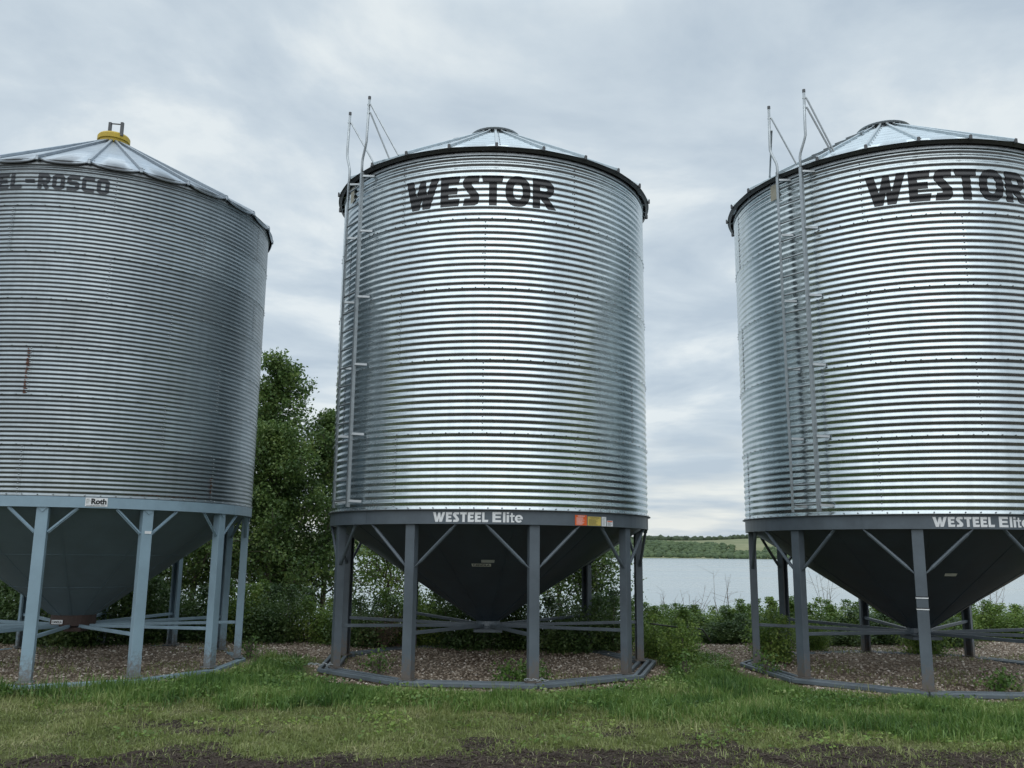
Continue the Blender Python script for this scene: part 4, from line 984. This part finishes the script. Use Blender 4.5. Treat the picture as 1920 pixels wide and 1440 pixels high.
hh = rng.uniform(.05, .20, len(x))*(.25+1.5*fbm(x*1.6, y*1.6+50, 4))*np.where(x < -3.8, 1+.4*(bindist(x, y) < 3.3), .42+.58*sstep(bindist(x, y), 3.1, 3.9)); blades(x, y, hh, .011, .85, 'lush_grass', M['grass_lush'], 'lush green grass and weeds in front of the bins')
# broad leaved weeds among it
x, y = fan(60000, 11.4, 17.0); wv = lush_w(x, y); k = rng.random(len(x)) < wv*sstep(fbm(x*.9+3, y*.9+8, 3), .42, .6); x, y = x[k], y[k]
P = np.stack([x, y, ground_z(x, y)+rng.uniform(.02, .12, len(x))], -1); V, F = leaf_cloud(P, .045, 1.0, .8)
tag(link('broadleaf_weeds', mesh_np('broadleaf_weeds', V, F), M['grass_lush']), 'low broad leaved weeds growing through the grass', 'weeds', kind='stuff')
x, y = fan(5200, 9.6, 13.4); k = fbm(x*1.7+90, y*1.7, 3) > .50; x, y = x[k], y[k]
blades(x, y, rng.uniform(.10, .26, len(x)), .007, .7, 'tall_stalks', M['grass_short'], 'taller pale stalks standing out of the grass')
x, y = fan(16000, 9.4, 12.6); k = fbm(x*2.4+15, y*2.4+3, 3) > .58; x, y = x[k], y[k]
P = np.stack([x, y, ground_z(x, y)+rng.uniform(.01, .06, len(x))], -1); V, F = leaf_cloud(P, .04, 1.2, .8)
tag(link('ground_weeds', mesh_np('ground_weeds', V, F), M['leaf_bush']), 'small dark leafy weeds in patches on the cut grass', 'weeds', kind='stuff')
# dry straws and clippings
x, y = fan(9000, 8.6, 13.0); blades(x, y, rng.uniform(.03, .11, len(x)), .004, 3.0, 'dry_clippings', leafmat('straw', [(.22, .20, .11), (.30, .27, .16), (.40, .37, .24), (.25, .27, .12)], .1), 'dry straw clippings scattered over the cut grass')
# sparse seedlings on gravel
x, y = fan(26000, 12.8, 20.5); d = bindist(x, y); n_ = fbm(x*1.1+77, y*1.1, 3); k = (n_ > .56) & ((d < 2.9) | (y > 16)); x, y = x[k], y[k]
blades(x, y, rng.uniform(.03, .11, len(x)), .011, .8, 'gravel_weeds', M['grass_short'], 'sparse weeds sprouting through the gravel')
# stones
def stones(x, y, s, name, mat, label, cat='gravel'):
    bm = bmesh.new(); bmesh.ops.create_icosphere(bm, subdivisions=1, radius=1); bv = np.array([v.co[:] for v in bm.verts]); bf = np.array([[v.index for v in f.verts] for f in bm.faces]); bm.free()
    n2_ = len(x); V = np.repeat(bv[None], n2_, 0)*(1+rng.normal(0, .18, (n2_, len(bv), 1)))
    V = V*(s[:, None, None]*np.stack([rng.uniform(.7, 1.3, n2_), rng.uniform(.7, 1.3, n2_), rng.uniform(.45, .8, n2_)], -1)[:, None, :])
    V = V+np.stack([x, y, ground_z(x, y)+s*.2], -1)[:, None, :]
    Fa = (bf[None]+np.arange(n2_)[:, None, None]*len(bv)).reshape(-1, 3)
    return tag(link(name, mesh_np(name, V.reshape(-1, 3), Fa), mat), label, cat, kind='stuff')
x, y = fan(52000, 12.6, 20.5); tu, gr = zones(x, y); k = rng.random(len(x)) < gr*.8; x, y = x[k], y[k]
stones(x, y, rng.uniform(.010, .026, len(x)), 'gravel_stones', M['pebble'], 'brown gravel spread under and behind the bins')
x, y = fan(9000, 12.2, 13.8); k = (fbm(x*2.2+40, y*2.2, 3) > .53) & (bindist(x, y) < 3.5); x, y = x[k], y[k]
stones(x, y, rng.uniform(.010, .028, len(x)), 'spilled_stones', M['pebble'], 'pale stones spilled in the grass in front of the skids')
x, y = fan(110000, 7.9, 10.6); tu, gr = zones(x, y); k = rng.random(len(x)) < (1-tu)*.55; x, y = x[k], y[k]
stones(x, y, rng.uniform(.004, .013, len(x))*rng.uniform(.6, 1.8, len(x)), 'soil_clods', M['clod'], 'dark crumbly clods of bare soil along the foreground', 'soil')
# weeds standing inside the skid rings
wm = [shrub_meshes(.15, .42, 12, 420, .055, M['grass_lush'], 3, 6), shrub_meshes(.28, .26, 15, 260, .05, M['grass_lush'], 3, 6)]
for i, (v, x, y, lb) in enumerate([(0, .35, 13.75, 'low leafy weed in the gravel right of centre inside the middle skid ring'), (0, .05, 13.65, 'low leafy weed in the gravel near the centre of the middle skid ring'),
        (1, -2.05, 14.6, 'tufted weed inside the middle skid ring beside its left front leg'), (0, 7.0, 13.35, 'low leafy weed just right of the front leg of the right bin'), (1, 4.15, 15.0, 'leafy weed outside the leftmost leg of the right bin'),
        (1, 2.75, 14.55, 'leafy weed at the right front corner of the middle skids'), (1, -4.6, 16.4, 'leafy weed beside the rightmost leg of the left bin')]):
    place('leafy_weed', 'weed', lb, wm[v], x, y, 0, 1, i*1.3, 'leafy weeds around the skid rings', ('stems', 'foliage'))
